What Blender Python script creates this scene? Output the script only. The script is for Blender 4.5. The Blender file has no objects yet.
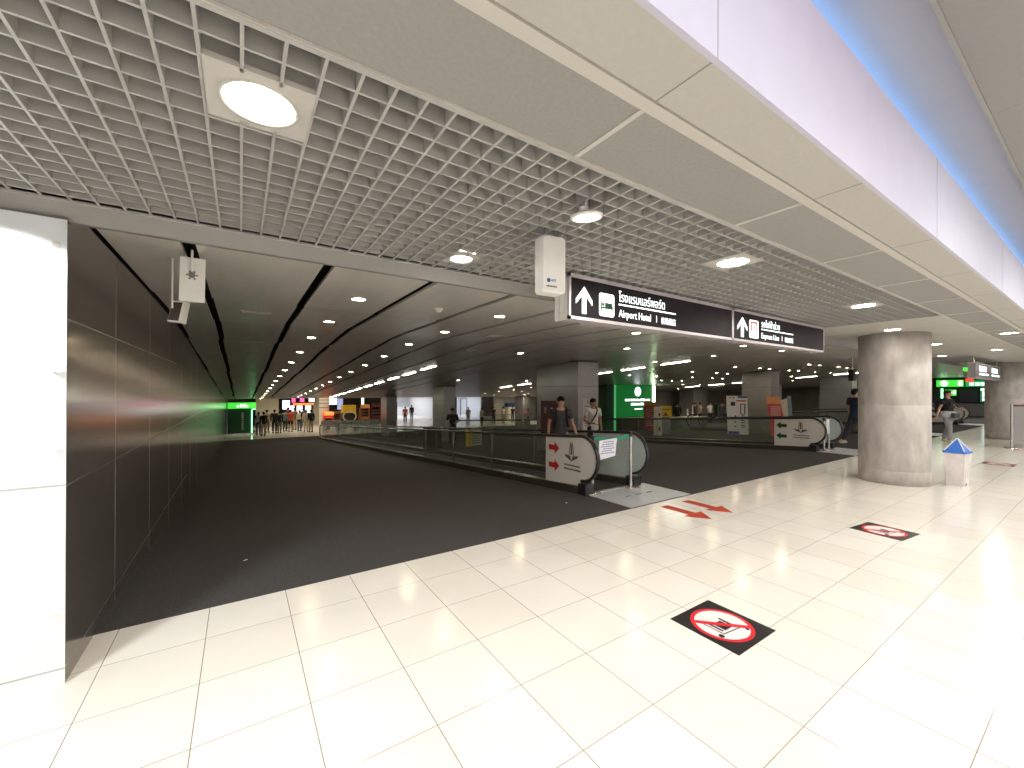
import bpy, bmesh, math, random
from mathutils import Vector, Matrix
random.seed(7)
SC = bpy.context.scene
COL = SC.collection
PI = math.pi

# ------------------------------------------------------------------ materials
MATS = {}
def mat(name, col, rough=0.5, metal=0.0, vary=0.08, scale=6.0, bump=0.0, emit=0.0, emit_col=None, spec=0.5, aniso=0.0, stretch=None):
    if name in MATS: return MATS[name]
    m = bpy.data.materials.new(name); m.use_nodes = True
    nt = m.node_tree; b = nt.nodes['Principled BSDF']
    tc = nt.nodes.new('ShaderNodeTexCoord'); nz = nt.nodes.new('ShaderNodeTexNoise')
    nz.inputs['Scale'].default_value = scale; nz.inputs['Detail'].default_value = 4
    if stretch:
        mp = nt.nodes.new('ShaderNodeMapping'); mp.inputs['Scale'].default_value = stretch
        nt.links.new(tc.outputs['Object'], mp.inputs['Vector']); nt.links.new(mp.outputs['Vector'], nz.inputs['Vector'])
    else: nt.links.new(tc.outputs['Object'], nz.inputs['Vector'])
    rp = nt.nodes.new('ShaderNodeValToRGB')
    rp.color_ramp.elements[0].position = 0.3; rp.color_ramp.elements[1].position = 0.7
    rp.color_ramp.elements[0].color = [max(0, c*(1-vary)) for c in col] + [1]
    rp.color_ramp.elements[1].color = [min(1, c*(1+vary)) for c in col] + [1]
    nt.links.new(nz.outputs['Fac'], rp.inputs['Fac']); nt.links.new(rp.outputs['Color'], b.inputs['Base Color'])
    b.inputs['Roughness'].default_value = rough; b.inputs['Metallic'].default_value = metal
    b.inputs['Specular IOR Level'].default_value = spec
    b.inputs['Anisotropic'].default_value = aniso
    if bump:
        bp = nt.nodes.new('ShaderNodeBump'); bp.inputs['Strength'].default_value = bump; bp.inputs['Distance'].default_value = 0.01
        nt.links.new(nz.outputs['Fac'], bp.inputs['Height']); nt.links.new(bp.outputs['Normal'], b.inputs['Normal'])
    if emit:
        b.inputs['Emission Color'].default_value = list(emit_col or col) + [1]
        b.inputs['Emission Strength'].default_value = emit
    MATS[name] = m
    return m

def tile_material():
    m = bpy.data.materials.new('floor_tile'); m.use_nodes = True
    nt = m.node_tree; N = nt.nodes; L = nt.links; b = N['Principled BSDF']
    geo = N.new('ShaderNodeNewGeometry'); sep = N.new('ShaderNodeSeparateXYZ'); L.new(geo.outputs['Position'], sep.inputs[0])
    def mth(op, a, v=None):
        n = N.new('ShaderNodeMath'); n.operation = op
        L.new(a, n.inputs[0])
        if v is not None:
            if hasattr(v, 'links'): L.new(v, n.inputs[1])
            else: n.inputs[1].default_value = v
        return n.outputs[0]
    def line(ax, off, w):
        s = mth('DIVIDE', mth('ADD', sep.outputs[ax], off), 0.5)
        f = mth('FRACT', s)
        d = mth('ABSOLUTE', mth('SUBTRACT', f, 0.5))          # 0.5 on the joint
        return mth('GREATER_THAN', d, 0.5 - w), mth('FLOOR', s)
    gx, ix = line(0, 0.667, 0.0045); gy, iy = line(1, -3.393, 0.0036)
    cmb = N.new('ShaderNodeCombineXYZ'); L.new(ix, cmb.inputs[0]); L.new(iy, cmb.inputs[1])
    wn = N.new('ShaderNodeTexWhiteNoise'); wn.noise_dimensions = '3D'; L.new(cmb.outputs[0], wn.inputs['Vector'])
    rp = N.new('ShaderNodeValToRGB'); rp.color_ramp.elements[0].color = (0.86, 0.81, 0.72, 1); rp.color_ramp.elements[1].color = (0.90, 0.86, 0.785, 1)
    L.new(wn.outputs['Value'], rp.inputs['Fac'])
    nz = N.new('ShaderNodeTexNoise'); nz.inputs['Scale'].default_value = 1.7; nz.inputs['Detail'].default_value = 6; L.new(geo.outputs['Position'], nz.inputs['Vector'])
    mr = N.new('ShaderNodeMapRange'); mr.inputs['From Min'].default_value = 0.35; mr.inputs['From Max'].default_value = 0.75
    mr.inputs['To Min'].default_value = 1.0; mr.inputs['To Max'].default_value = 0.93; L.new(nz.outputs['Fac'], mr.inputs['Value'])
    mx = N.new('ShaderNodeMix'); mx.data_type = 'RGBA'; mx.blend_type = 'MULTIPLY'; mx.inputs['Factor'].default_value = 1
    L.new(rp.outputs['Color'], mx.inputs['A']); L.new(mr.outputs['Result'], mx.inputs['B'])
    g = mth('MAXIMUM', gx, gy)
    m2 = N.new('ShaderNodeMix'); m2.data_type = 'RGBA'; L.new(g, m2.inputs['Factor']); L.new(mx.outputs['Result'], m2.inputs['A'])
    m2.inputs['B'].default_value = (0.24, 0.21, 0.16, 1)
    L.new(m2.outputs['Result'], b.inputs['Base Color'])
    rr = mth('ADD', mth('MULTIPLY', nz.outputs['Fac'], 0.12), 0.10); L.new(rr, b.inputs['Roughness'])
    b.inputs['Specular IOR Level'].default_value = 0.5
    return m

def glass_material(name, tint, op=0.08, rough=0.02):
    m = bpy.data.materials.new(name); m.use_nodes = True
    nt = m.node_tree; N = nt.nodes; L = nt.links
    for n in list(N):
        if n.type != 'OUTPUT_MATERIAL': N.remove(n)
    out = [n for n in N if n.type == 'OUTPUT_MATERIAL'][0]
    tr = N.new('ShaderNodeBsdfTransparent'); tr.inputs[0].default_value = list(tint)+[1]
    gl = N.new('ShaderNodeBsdfGlossy'); gl.inputs['Roughness'].default_value = rough
    df = N.new('ShaderNodeBsdfDiffuse'); df.inputs[0].default_value = [t*0.8 for t in tint]+[1]
    fr = N.new('ShaderNodeFresnel'); fr.inputs[0].default_value = 1.45
    mx = N.new('ShaderNodeMixShader'); mx2 = N.new('ShaderNodeMixShader')
    nz = N.new('ShaderNodeTexNoise'); nz.inputs['Scale'].default_value = 3
    mr = N.new('ShaderNodeMapRange'); mr.inputs['To Min'].default_value = op*0.8; mr.inputs['To Max'].default_value = op*1.2
    L.new(nz.outputs['Fac'], mr.inputs['Value']); L.new(mr.outputs['Result'], mx.inputs[0])
    L.new(tr.outputs[0], mx.inputs[1]); L.new(df.outputs[0], mx.inputs[2])
    ge = N.new('ShaderNodeNewGeometry'); iv = N.new('ShaderNodeMath'); iv.operation = 'SUBTRACT'; iv.inputs[0].default_value = 1.0; L.new(ge.outputs['Backfacing'], iv.inputs[1])
    ml = N.new('ShaderNodeMath'); ml.operation = 'MULTIPLY'; L.new(fr.outputs[0], ml.inputs[0]); L.new(iv.outputs[0], ml.inputs[1])
    mi = N.new('ShaderNodeMath'); mi.operation = 'MINIMUM'; L.new(ml.outputs[0], mi.inputs[0]); mi.inputs[1].default_value = 0.45
    L.new(mi.outputs[0], mx2.inputs[0]); L.new(mx.outputs[0], mx2.inputs[1]); L.new(gl.outputs[0], mx2.inputs[2])
    L.new(mx2.outputs[0], out.inputs[0])
    MATS[name] = m
    return m

M_TILE = tile_material()
M_CARPET = mat('grey_carpet', (0.072, 0.067, 0.065), 0.95, vary=0.15, scale=45, bump=0.3, spec=0.1)
M_GRID = mat('grid_metal', (0.41, 0.40, 0.38), 0.45, vary=0.04)
M_PLENUM = mat('plenum', (0.05, 0.049, 0.047), 0.9, vary=0.15, scale=3)
M_CEIL = mat('ceiling_board', (0.44, 0.425, 0.39), 0.6, vary=0.03, scale=40)
M_CEIL2 = mat('ceiling_board_grey', (0.285, 0.28, 0.262), 0.7, vary=0.05, scale=60)
M_TRIM = mat('ceiling_trim', (0.52, 0.495, 0.455), 0.5, vary=0.02)
M_JOINT = mat('joint_dark', (0.22, 0.21, 0.20), 0.8)
M_BEAM = mat('beam_metal', (0.25, 0.24, 0.23), 0.4, metal=0.1, vary=0.03)
M_FASCIA = mat('fascia_white', (0.50, 0.50, 0.60), 0.5, vary=0.02)
M_COVE = mat('cove_white', (0.54, 0.54, 0.58), 0.6, vary=0.02)
M_PANEL = mat('tunnel_ceiling_metal', (0.72, 0.68, 0.62), 0.30, metal=0.15, vary=0.06, scale=1.5, stretch=(6, 0.6, 1))
M_BLACK = mat('slot_black', (0.012, 0.012, 0.013), 0.8)
M_DWALL = mat('dark_wall_metal', (0.30, 0.275, 0.255), 0.17, metal=0.78, vary=0.10, scale=2.0, stretch=(1, 0.5, 3))
M_SEAM = mat('seam_light', (0.55, 0.52, 0.48), 0.35, metal=0.5)
M_WALLSEAM = mat('wall_seam', (0.42, 0.40, 0.37), 0.3, metal=0.8)
M_WPANEL = mat('white_panel', (0.78, 0.82, 0.84), 0.3, vary=0.02, scale=2)
M_WSEAM = mat('white_panel_seam', (0.42, 0.44, 0.44), 0.5)
M_CONC = mat('concrete', (0.48, 0.44, 0.41), 0.5, vary=0.20, scale=6.0, bump=0.12, stretch=(1, 1, 0.45))
M_CLAD = mat('column_cladding', (0.38, 0.365, 0.36), 0.32, metal=0.6, vary=0.05, scale=2)
M_CLADSEAM = mat('cladding_seam', (0.12, 0.11, 0.11), 0.7)
M_BWALL = mat('beige_wall', (0.30, 0.275, 0.22), 0.5, vary=0.08, scale=1.5)
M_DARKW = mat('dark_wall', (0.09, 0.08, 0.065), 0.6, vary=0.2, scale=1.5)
M_STEEL = mat('stainless', (0.62, 0.60, 0.58), 0.22, metal=0.9, vary=0.06, scale=8, stretch=(1, 1, 8))
M_PLATE = mat('landing_metal', (0.62, 0.63, 0.66), 0.35, metal=0.35, vary=0.06, scale=20)
M_PLINTH = mat('plinth_metal', (0.17, 0.155, 0.135), 0.25, metal=0.8, vary=0.08, scale=3)
M_RUBBER = mat('black_rubber', (0.015, 0.015, 0.017), 0.35, vary=0.2)
M_BELT = mat('belt_rubber', (0.035, 0.034, 0.033), 0.7, vary=0.3, scale=2, stretch=(30, 1, 1))
M_SIGNW = mat('sign_white_panel', (0.66, 0.63, 0.60), 0.4, vary=0.02)
M_RED = mat('arrow_red', (0.42, 0.012, 0.016), 0.5)
M_DGREEN = mat('arrow_green', (0.008, 0.05, 0.022), 0.5)
M_INK = mat('ink_brown', (0.10, 0.075, 0.065), 0.6)
M_INKBLUE = mat('ink_blue', (0.05, 0.10, 0.38), 0.6)
M_FLOORRED = mat('floor_arrow_red', (0.55, 0.045, 0.018), 0.45, vary=0.1)
M_STK = mat('sticker_black', (0.018, 0.016, 0.018), 0.3, vary=0.3)
M_STKW = mat('sticker_white', (0.82, 0.80, 0.78), 0.35)
M_STKR = mat('sticker_red', (0.72, 0.015, 0.03), 0.35)
M_WPLAST = mat('white_plastic', (0.82, 0.80, 0.76), 0.35, vary=0.02)
M_LAMP = mat('lamp_lens', (1, 0.97, 0.92), 0.4, emit=90, emit_col=(1, 0.81, 0.54))
M_LAMPW = mat('hall_lamp_lens', (1, 1, 1), 0.4, emit=60, emit_col=(1, 0.95, 0.87))
M_LAMPS = mat('soft_lamp_lens', (1, 1, 1), 0.4, emit=24, emit_col=(1, 0.95, 0.87))
M_TUBE = mat('tube_lens', (1, 1, 0.95), 0.4, emit=30, emit_col=(1, 0.97, 0.80))
M_DISC = mat('disc_lamp_lens', (1, 1, 1), 0.4, emit=3.0, emit_col=(1, 0.98, 0.95))
M_SBLK = mat('sign_black_face', (0.020, 0.015, 0.019), 0.45, vary=0.2, spec=0.15)
M_SLIT = mat('sign_lit_white', (0.9, 0.95, 0.92), 0.4, emit=1.6, emit_col=(0.90, 1.0, 0.96))
M_SFRAME = mat('sign_frame_aluminium', (0.66, 0.60, 0.63), 0.35, metal=0.3, vary=0.04)
M_SRED = mat('sign_lit_red', (0.8, 0.06, 0.05), 0.4, emit=1.0, emit_col=(0.95, 0.07, 0.05))
M_GREEN = mat('shop_green', (0.008, 0.17, 0.035), 0.35, emit=0.16, emit_col=(0.0, 0.55, 0.08))
M_GREEND = mat('shop_green_dark', (0.006, 0.075, 0.022), 0.35)
M_LIME = mat('lime_lit', (0.15, 0.9, 0.05), 0.4, emit=0.8, emit_col=(0.08, 1.0, 0.08))
M_TUBEG = mat('strip_white_green', (0.8, 1, 0.85), 0.4, emit=12, emit_col=(0.75, 1.0, 0.62))
M_NEON = mat('neon_green', (0.2, 1, 0.4), 0.4, emit=4, emit_col=(0.25, 1.0, 0.40))
M_LITW = mat('lit_white', (0.9, 0.92, 1), 0.4, emit=1.7, emit_col=(0.92, 0.95, 1.0))
M_LITO = mat('lit_orange', (1, 0.3, 0.05), 0.4, emit=1.5, emit_col=(1.0, 0.22, 0.06))
M_LITP = mat('lit_pink', (1, 0.1, 0.4), 0.4, emit=1.6, emit_col=(1.0, 0.10, 0.36))
M_WHITE = mat('white_paint', (0.72, 0.72, 0.75), 0.5, vary=0.02)
M_TEAL = mat('belt_teal', (0.01, 0.30, 0.17), 0.6)
M_PAPER = mat('paper', (0.80, 0.79, 0.82), 0.7, vary=0.02)
M_BLUE = mat('lid_blue', (0.035, 0.17, 0.62), 0.4, vary=0.1)
M_BINW = mat('bin_translucent', (0.74, 0.69, 0.68), 0.4, vary=0.10, scale=5)
M_YEL = mat('yellow_paint', (0.68, 0.47, 0.02), 0.5, vary=0.06)
M_CORAL = mat('banner_red', (0.62, 0.075, 0.09), 0.55, vary=0.1)
M_ORANGE = mat('banner_orange', (0.75, 0.30, 0.10), 0.55, vary=0.1)
M_CREAM = mat('cream', (0.62, 0.57, 0.44), 0.5, vary=0.05)
M_WOOD = mat('kiosk_wood', (0.30, 0.11, 0.035), 0.5, vary=0.3, scale=5)
M_DRED = mat('dark_red', (0.10, 0.012, 0.014), 0.5)
M_NAVY = mat('navy', (0.012, 0.03, 0.12), 0.5)
M_BROWN = mat('brown_cabinet', (0.045, 0.03, 0.022), 0.35, metal=0.3)
M_GLASS = glass_material('clear_glass', (0.93, 0.95, 0.93), 0.015)
M_FROST = glass_material('frosted_glass', (0.80, 0.90, 0.87), 0.68, 0.15)
M_ENTRY = glass_material('door_glass', (0.85, 0.9, 0.95), 0.12)

# ------------------------------------------------------------------ mesh builder
class MB:
    def __init__(s): s.v = []; s.f = []; s.m = []; s.sm = []
    def add(s, vs, fs, mi=0, smooth=False):
        o = len(s.v); s.v += [tuple(v) for v in vs]
        for f in fs: s.f.append([o+i for i in f]); s.m.append(mi); s.sm.append(smooth)
        return s
    def box(s, x0, x1, y0, y1, z0, z1, mi=0):
        vs = [(x, y, z) for z in (z0, z1) for y in (y0, y1) for x in (x0, x1)]
        return s.add(vs, [(0,2,3,1),(4,5,7,6),(0,1,5,4),(2,6,7,3),(0,4,6,2),(1,3,7,5)], mi)
    def hexa(s, c8, mi=0):
        return s.add(c8, [(0,3,2,1),(4,5,6,7),(0,1,5,4),(1,2,6,5),(2,3,7,6),(3,0,4,7)], mi)
    def quad(s, a, b, c, d, mi=0): return s.add([a,b,c,d], [(0,1,2,3)], mi)
    def prism(s, pts, fn0, fn1, mi=0):
        n = len(pts); vs = [fn0(p) for p in pts] + [fn1(p) for p in pts]
        fs = [tuple(range(n-1,-1,-1)), tuple(range(n,2*n))] + [(i,(i+1)%n,n+(i+1)%n,n+i) for i in range(n)]
        return s.add(vs, fs, mi)
    def cyl(s, c, r0, r1, h, n=24, mi=0, smooth=True, axis='z'):
        vs = []
        for k, r in ((0, r0), (h, r1)):
            for i in range(n):
                a = 2*PI*i/n; p = (r*math.cos(a), r*math.sin(a), k)
                if axis == 'x': p = (p[2], p[0], p[1])
                if axis == 'y': p = (p[0], p[2], p[1])
                vs.append((c[0]+p[0], c[1]+p[1], c[2]+p[2]))
        s.add(vs, [(i,(i+1)%n,n+(i+1)%n,n+i) for i in range(n)], mi, smooth)
        s.add(vs, [tuple(range(n-1,-1,-1)), tuple(range(n,2*n))], mi)
        return s
    def lathe(s, prof, c=(0,0,0), n=32, mi=0):
        vs = [(c[0]+r*math.cos(2*PI*i/n), c[1]+r*math.sin(2*PI*i/n), c[2]+z) for r, z in prof for i in range(n)]
        fs = [(j*n+i, j*n+(i+1)%n, (j+1)*n+(i+1)%n, (j+1)*n+i) for j in range(len(prof)-1) for i in range(n)]
        fs += [tuple(range(n-1,-1,-1)), tuple((len(prof)-1)*n+i for i in range(n))]
        return s.add(vs, fs, mi, True)
    def tube(s, path, rx, ry=None, n=10, mi=0):
        ry = ry or rx; P = [Vector(p) for p in path]; vs = []
        for i, p in enumerate(P):
            t = (P[min(i+1, len(P)-1)] - P[max(i-1, 0)]).normalized()
            u = Vector((1,0,0)) if abs(t.x) < 0.9 else Vector((0,0,1))
            w = t.cross(u).normalized(); u = w.cross(t).normalized()
            for k in range(n):
                a = 2*PI*k/n; vs.append(p + u*rx*math.cos(a) + w*ry*math.sin(a))
        fs = [(j*n+i, j*n+(i+1)%n, (j+1)*n+(i+1)%n, (j+1)*n+i) for j in range(len(P)-1) for i in range(n)]
        s.add(vs, fs, mi, True)
        return s.add(vs, [tuple(range(n-1,-1,-1)), tuple((len(P)-1)*n+i for i in range(n))], mi)
    def build(s, name, mats, parent=None, loc=(0,0,0), rot=0):
        me = bpy.data.meshes.new(name); me.from_pydata(s.v, [], s.f)
        for m in (mats if isinstance(mats, (list, tuple)) else [mats]): me.materials.append(m)
        me.polygons.foreach_set('material_index', s.m); me.polygons.foreach_set('use_smooth', s.sm)
        bm = bmesh.new(); bm.from_mesh(me); bmesh.ops.recalc_face_normals(bm, faces=bm.faces); bm.to_mesh(me); bm.free()
        me.update()
        o = bpy.data.objects.new(name, me); COL.objects.link(o)
        o.location = loc; o.rotation_euler[2] = rot
        if parent: o.parent = parent
        return o

def tag(o, label, cat, group=None, kind=None):
    o['label'] = label; o['category'] = cat
    if group: o['group'] = group
    if kind: o['kind'] = kind
    return o
def thing(name, label, cat, loc=(0,0,0), rot=0, group=None):
    o = bpy.data.objects.new(name, None); o.empty_display_size = 0.1; COL.objects.link(o)
    o.location = loc; o.rotation_euler[2] = rot
    return tag(o, label, cat, group)
def struct(o, label=None):
    o['kind'] = 'structure'
    if label: o['label'] = label
    return o
def copy_tree(o, parent=None):
    c = o.copy(); COL.objects.link(c)
    if parent: c.parent = parent
    for ch in list(o.children): copy_tree(ch, c)
    return c

def text_mesh(name, body, m, size, parent, M, width=None, ext=0.001):
    """lettering as a mesh; M maps text plane (x right, y up, z out) to the parent's space"""
    cu = bpy.data.curves.new(name, 'FONT'); cu.body = body; cu.size = size; cu.extrude = ext; cu.resolution_u = 3
    t = bpy.data.objects.new(name, cu); COL.objects.link(t)
    bpy.context.view_layer.update()
    me = bpy.data.meshes.new_from_object(t.evaluated_get(bpy.context.evaluated_depsgraph_get()))
    bpy.data.objects.remove(t)
    xs = [v.co.x for v in me.vertices]
    if width and xs:
        k = width/(max(xs)-min(xs)); x0 = min(xs)
        for v in me.vertices: v.co.x = (v.co.x-x0)*k
    me.transform(M); me.materials.clear(); me.materials.append(m)
    o = bpy.data.objects.new(name, me); COL.objects.link(o)
    if parent: o.parent = parent
    return o

def zf(y):
    if y < 4.4: return 0.0
    if y < 5.2: return -0.066*(y-4.4)**2/1.6
    return max(-0.066*(y-4.8), -1.65)
def zc(y):
    if y < 7.4: return 2.71
    if y < 8.6: return 2.71-0.0705*(y-7.4)**2/2.4
    return max(2.71-0.0705*(y-8.0), 1.06)
def bearing_x(b, y):
    u = (b-512)/408.08; fx, fy = 0.5549+0.8319*u, 0.8319-0.5549*u
    return y*fx/fy
def ys(a, b, n): return [a+(b-a)*i/n for i in range(n+1)]

# ------------------------------------------------------------------ setting: floors
XE = 47.0
b = MB(); b.box(-7, XE, -9, 3.85, -0.3, 0.0)
struct(b.build('floor', M_TILE), 'cream polished square floor tiles of the bright hall')
b = MB()
Y = sorted(set([3.85, 4.4, 4.6, 4.8, 5.0, 5.2] + ys(5.2, 29.8, 12) + [32.3]))
vs = []
for y in Y: vs += [(-0.95, y, zf(y)+0.003 if y > 3.9 else 0.003), (XE, y, zf(y)+0.003 if y > 3.9 else 0.003)]
b.add(vs, [(2*i, 2*i+1, 2*i+3, 2*i+2) for i in range(len(Y)-1)])
b.quad((-0.95, 3.85, 0.003), (-0.95, 3.85, -0.3), (XE, 3.85, -0.3), (XE, 3.85, 0.003))
struct(b.build('floor_carpet', M_CARPET), 'dark grey carpet running down the sloping tunnel')
b = MB(); b.box(-7, XE, 32.3, 58, -1.95, -1.65)
struct(b.build('floor_landing', M_TILE), 'pale tiled floor at the far end of the tunnel')

# ------------------------------------------------------------------ grid ceiling
b = MB(); P = 0.113
gx0, gx1, gy0, gy1 = -4.53, 7.94, 1.41, 3.275
lampc = [(0.075, 1.785), (3.36, 1.79), (6.36, 1.79), (1.485, 2.96)]
def in_plate(x, y):
    for k, (cx, cy) in enumerate(lampc):
        h = 0.166 if k < 3 else 0.11
        if abs(x-cx) < h-0.02 and abs(y-cy) < h-0.02: return True
    return False
nx = int(round((gx1-gx0)/P)); ny = int(round((gy1-gy0)/P))
def runs(vals, test):
    out = []; st = None
    for a, c in zip(vals[:-1], vals[1:]):
        if test((a+c)/2):
            if st is not None: out.append((st, a)); st = None
        elif st is None: st = a
    if st is not None: out.append((st, vals[-1]))
    return out
fine_y = ys(gy0, gy1, 186); fine_x = ys(gx0, gx1, 1243)
for i in range(nx+1):
    x = -0.094 + (i-39)*P
    if x < gx0 or x > gx1: continue
    for a, c in runs(fine_y, lambda y: in_plate(x, y)): b.box(x-0.0055, x+0.0055, a, c, 2.70, 2.83)
for j in range(ny+1):
    y = gy0 + j*P
    for a, c in runs(fine_x, lambda x: in_plate(x, y)): b.box(a, c, y-0.0055, y+0.0055, 2.702, 2.828)
b.box(gx0, gx1+0.02, gy0-0.02, gy0, 2.69, 2.80); b.box(gx0, gx1+0.02, gy1, gy1+0.02, 2.69, 2.80); b.box(gx1, gx1+0.02, gy0, gy1, 2.69, 2.80)
struct(b.build('ceiling_grid', M_GRID), 'open cell metal grid ceiling over the hall edge')
b = MB(); b.box(-7, 8.1, 1.2, 3.4, 2.94, 3.0)
for k in range(9): b.box(-6+k*1.5, -5.97+k*1.5, 1.2, 3.4, 2.88, 2.94)
struct(b.build('ceiling_plenum', M_PLENUM), 'dark void above the grid ceiling')

# flat ceiling boards of the hall
b = MB()
b.box(-7, XE, 0.75, 0.960, 2.70, 2.74, 0); b.box(-7, XE, 0.965, 1.015, 2.694, 2.74, 1); b.box(-7, XE, 1.020, 1.385, 2.703, 2.74, 2)
b.box(-7, XE, 0.956, 0.966, 2.708, 2.742, 3); b.box(-7, XE, 1.014, 1.022, 2.708, 2.742, 3)
b.box(-7, XE, 1.385, 1.41, 2.692, 2.74, 1)
for k in range(-5, 34):
    x = 1.27+1.355*k
    b.box(x-0.003, x+0.003, 0.75, 0.96, 2.699, 2.701, 3); b.box(x-0.012, x+0.012, 1.02, 1.385, 2.698, 2.704, 1)
b.box(7.96, XE, 1.41, 3.27, 2.70, 2.74, 0)
for k in range(1, 29): b.box(7.96+1.355*k-0.003, 7.96+1.355*k+0.003, 1.41, 3.27, 2.699, 2.701, 3)
struct(b.build('ceiling_boards', [M_CEIL, M_TRIM, M_CEIL2, M_JOINT]), 'flat cream ceiling boards beside the grid')
b = MB()
prof = [(3.275, 2.705), (3.335, 2.615), (3.345, 2.600), (3.39, 2.600), (3.40, 2.612), (3.40, 2.86), (3.275, 2.86)]
b.prism(prof, lambda p: (-7, p[0], p[1]), lambda p: (XE, p[0], p[1]))
for k in range(-2, 20): x = 0.97+2.4*k; b.hexa([(x-0.002,3.274,2.704),(x+0.002,3.274,2.704),(x+0.002,3.334,2.614),(x-0.002,3.334,2.614),(x-0.002,3.276,2.706),(x+0.002,3.276,2.706),(x+0.002,3.336,2.616),(x-0.002,3.336,2.616)], 1)
struct(b.build('ceiling_beam', [M_BEAM, M_JOINT]), 'grey metal edge beam above the tunnel mouth')
# fascia, cove and southern ceiling
b = MB(); b.box(-7, XE, 0.73, 0.75, 2.70, 3.25, 0); b.box(-7, XE, 0.75, 0.98, 2.74, 2.76, 0); b.box(-7, XE, 0.98, 1.00, 2.70, 3.62, 0)
for k in range(-4, 34, 2): b.box(1.27+1.355*k+1.355*0-0.0015, 1.27+1.355*k+0.0015, 0.7292, 0.731, 2.70, 3.25, 1)
struct(b.build('ceiling_fascia', [M_FASCIA, M_JOINT]), 'white vertical fascia of the raised ceiling')
b = MB(); b.box(-7, XE, 0.43, 1.00, 3.60, 3.64)
struct(b.build('ceiling_cove', M_COVE), 'light cove washed in blue')
b = MB(); b.box(-7, XE, -9, 0.51, 3.43, 3.60, 0); b.box(-7, XE, 0.49, 0.512, 3.418, 3.60, 1)
for k in range(-5, 34):
    x = 2.69+1.355*k; b.box(x-0.005, x+0.005, -9, 0.49, 3.4285, 3.4305, 1)
for k in range(1, 7): b.box(-7, XE, 0.49-1.355*k-0.004, 0.49-1.355*k+0.004, 3.4287, 3.4305, 1)
struct(b.build('ceiling_south', [mat('ceiling_board_plain', (0.25, 0.242, 0.232), 0.6, vary=0.03, scale=40), M_CEIL2]), 'raised plain ceiling of the hall')

# tunnel ceiling: metal panels with black slots between the rows
b = MB(); JY = [3.40] + [5.87+1.87*k for k in range(15)]
JY = [y for y in JY if y < 32] + [33.0]
def cpanel(x0, x1, y0, y1, dz=0.0, mi=0):
    n = 4 if y0 < 8.7 else 1
    for i in range(n):
        a, c = y0+(y1-y0)*i/n, y0+(y1-y0)*(i+1)/n
        za, zb = zc(a)+dz, zc(c)+dz
        b.hexa([(x0,a,za),(x1,a,za),(x1,c,zb),(x0,c,zb),(x0,a,za+0.03),(x1,a,za+0.03),(x1,c,zb+0.03),(x0,c,zb+0.03)], mi)
xs = [-0.765] + [-0.245+0.948*k for k in range(50)]
for k in range(len(xs)-1):
    x0 = xs[k] if k == 0 else xs[k]+0.0
    x1 = xs[k+1]-0.088 if k < 9 else xs[k+1]-0.03
    if x1 < x0: continue
    if x0 > XE: break
    for q, (a, c) in enumerate(zip(JY[:-1], JY[1:])):
        wob = 0.012*((q*7+k*3) % 3-1) if k < 9 else 0
        cpanel(x0+wob, x1+wob, a+0.009, c-0.009)
        if q: b.hexa([(x0+wob,a-0.0095,zc(a)-0.001),(x1+wob,a-0.0095,zc(a)-0.001),(x1+wob,a+0.0095,zc(a)-0.001),(x0+wob,a+0.0095,zc(a)-0.001),(x0+wob,a-0.0095,zc(a)+0.02),(x1+wob,a-0.0095,zc(a)+0.02),(x1+wob,a+0.0095,zc(a)+0.02),(x0+wob,a+0.0095,zc(a)+0.02)], 1)
struct(b.build('ceiling_tunnel', [M_PANEL, M_SEAM]), 'sloping metal panel ceiling with black slots')
b = MB(); Y = [3.41] + ys(7.4, 8.6, 3) + ys(9, 31.5, 8) + [33, 58]
vs = []
for y in Y: vs += [(-0.95, y, zc(y)+0.16), (XE, y, zc(y)+0.16)]
b.add(vs, [(2*i, 2*i+1, 2*i+3, 2*i+2) for i in range(len(Y)-1)])
struct(b.build('ceiling_void', M_BLACK), 'black void above the slotted tunnel ceiling')
b = MB(); b.box(-7, XE, 33, 58, 1.06, 1.12)
struct(b.build('ceiling_landing', M_PANEL), 'low metal ceiling at the far landing')

# ------------------------------------------------------------------ walls
b = MB(); WX = -0.794
b.box(WX-0.15, WX, 3.316, 3.40, 0, 2.6, 0); b.box(WX-0.15, WX, 3.40, 3.85, 0, 2.69, 0)
Yw = [3.85, 4.8, 5.2] + ys(6, 29.8, 8) + [36.2]
ztop = lambda y: min(2.69, zc(y)-0.012)
for a, c in zip(Yw[:-1], Yw[1:]):
    z0a, z0c = zf(a)-0.1, zf(c)-0.1
    b.hexa([(WX-0.15,a,z0a),(WX,a,z0a),(WX,c,z0c),(WX-0.15,c,z0c),(WX-0.15,a,ztop(a)),(WX,a,ztop(a)),(WX,c,ztop(c)),(WX-0.15,c,ztop(c))], 0)
e = WX+0.0008
for zz in (0.095, 1.105, 2.045):
    yend = 8.0 if zz > 2 else (9.5 if zz < 1 else 14)
    b.box(WX-0.01, e, 3.317, yend, zz-0.0035, zz+0.0035, 1)
for k in range(6):
    y = 4.40+1.45*k; b.box(WX-0.01, e, y-0.0025, y+0.0025, zf(y), ztop(y), 2)
struct(b.build('wall_left', [M_DWALL, M_WALLSEAM, M_WALLSEAM]), 'dark polished metal wall along the left of the tunnel')
b = MB(); Yv = [3.9, 8, 12, 20, 33]
for a, c in zip(Yv[:-1], Yv[1:]):
    b.hexa([(-1.3,a,ztop(a)-0.3),(-0.96,a,ztop(a)-0.3),(-0.96,c,ztop(c)-0.3),(-1.3,c,ztop(c)-0.3),(-1.3,a,zc(a)+0.2),(-0.96,a,zc(a)+0.2),(-0.96,c,zc(c)+0.2),(-1.3,c,zc(c)+0.2)])
struct(b.build('wall_recess', M_BLACK), 'black recess behind the top of the left wall')
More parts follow.
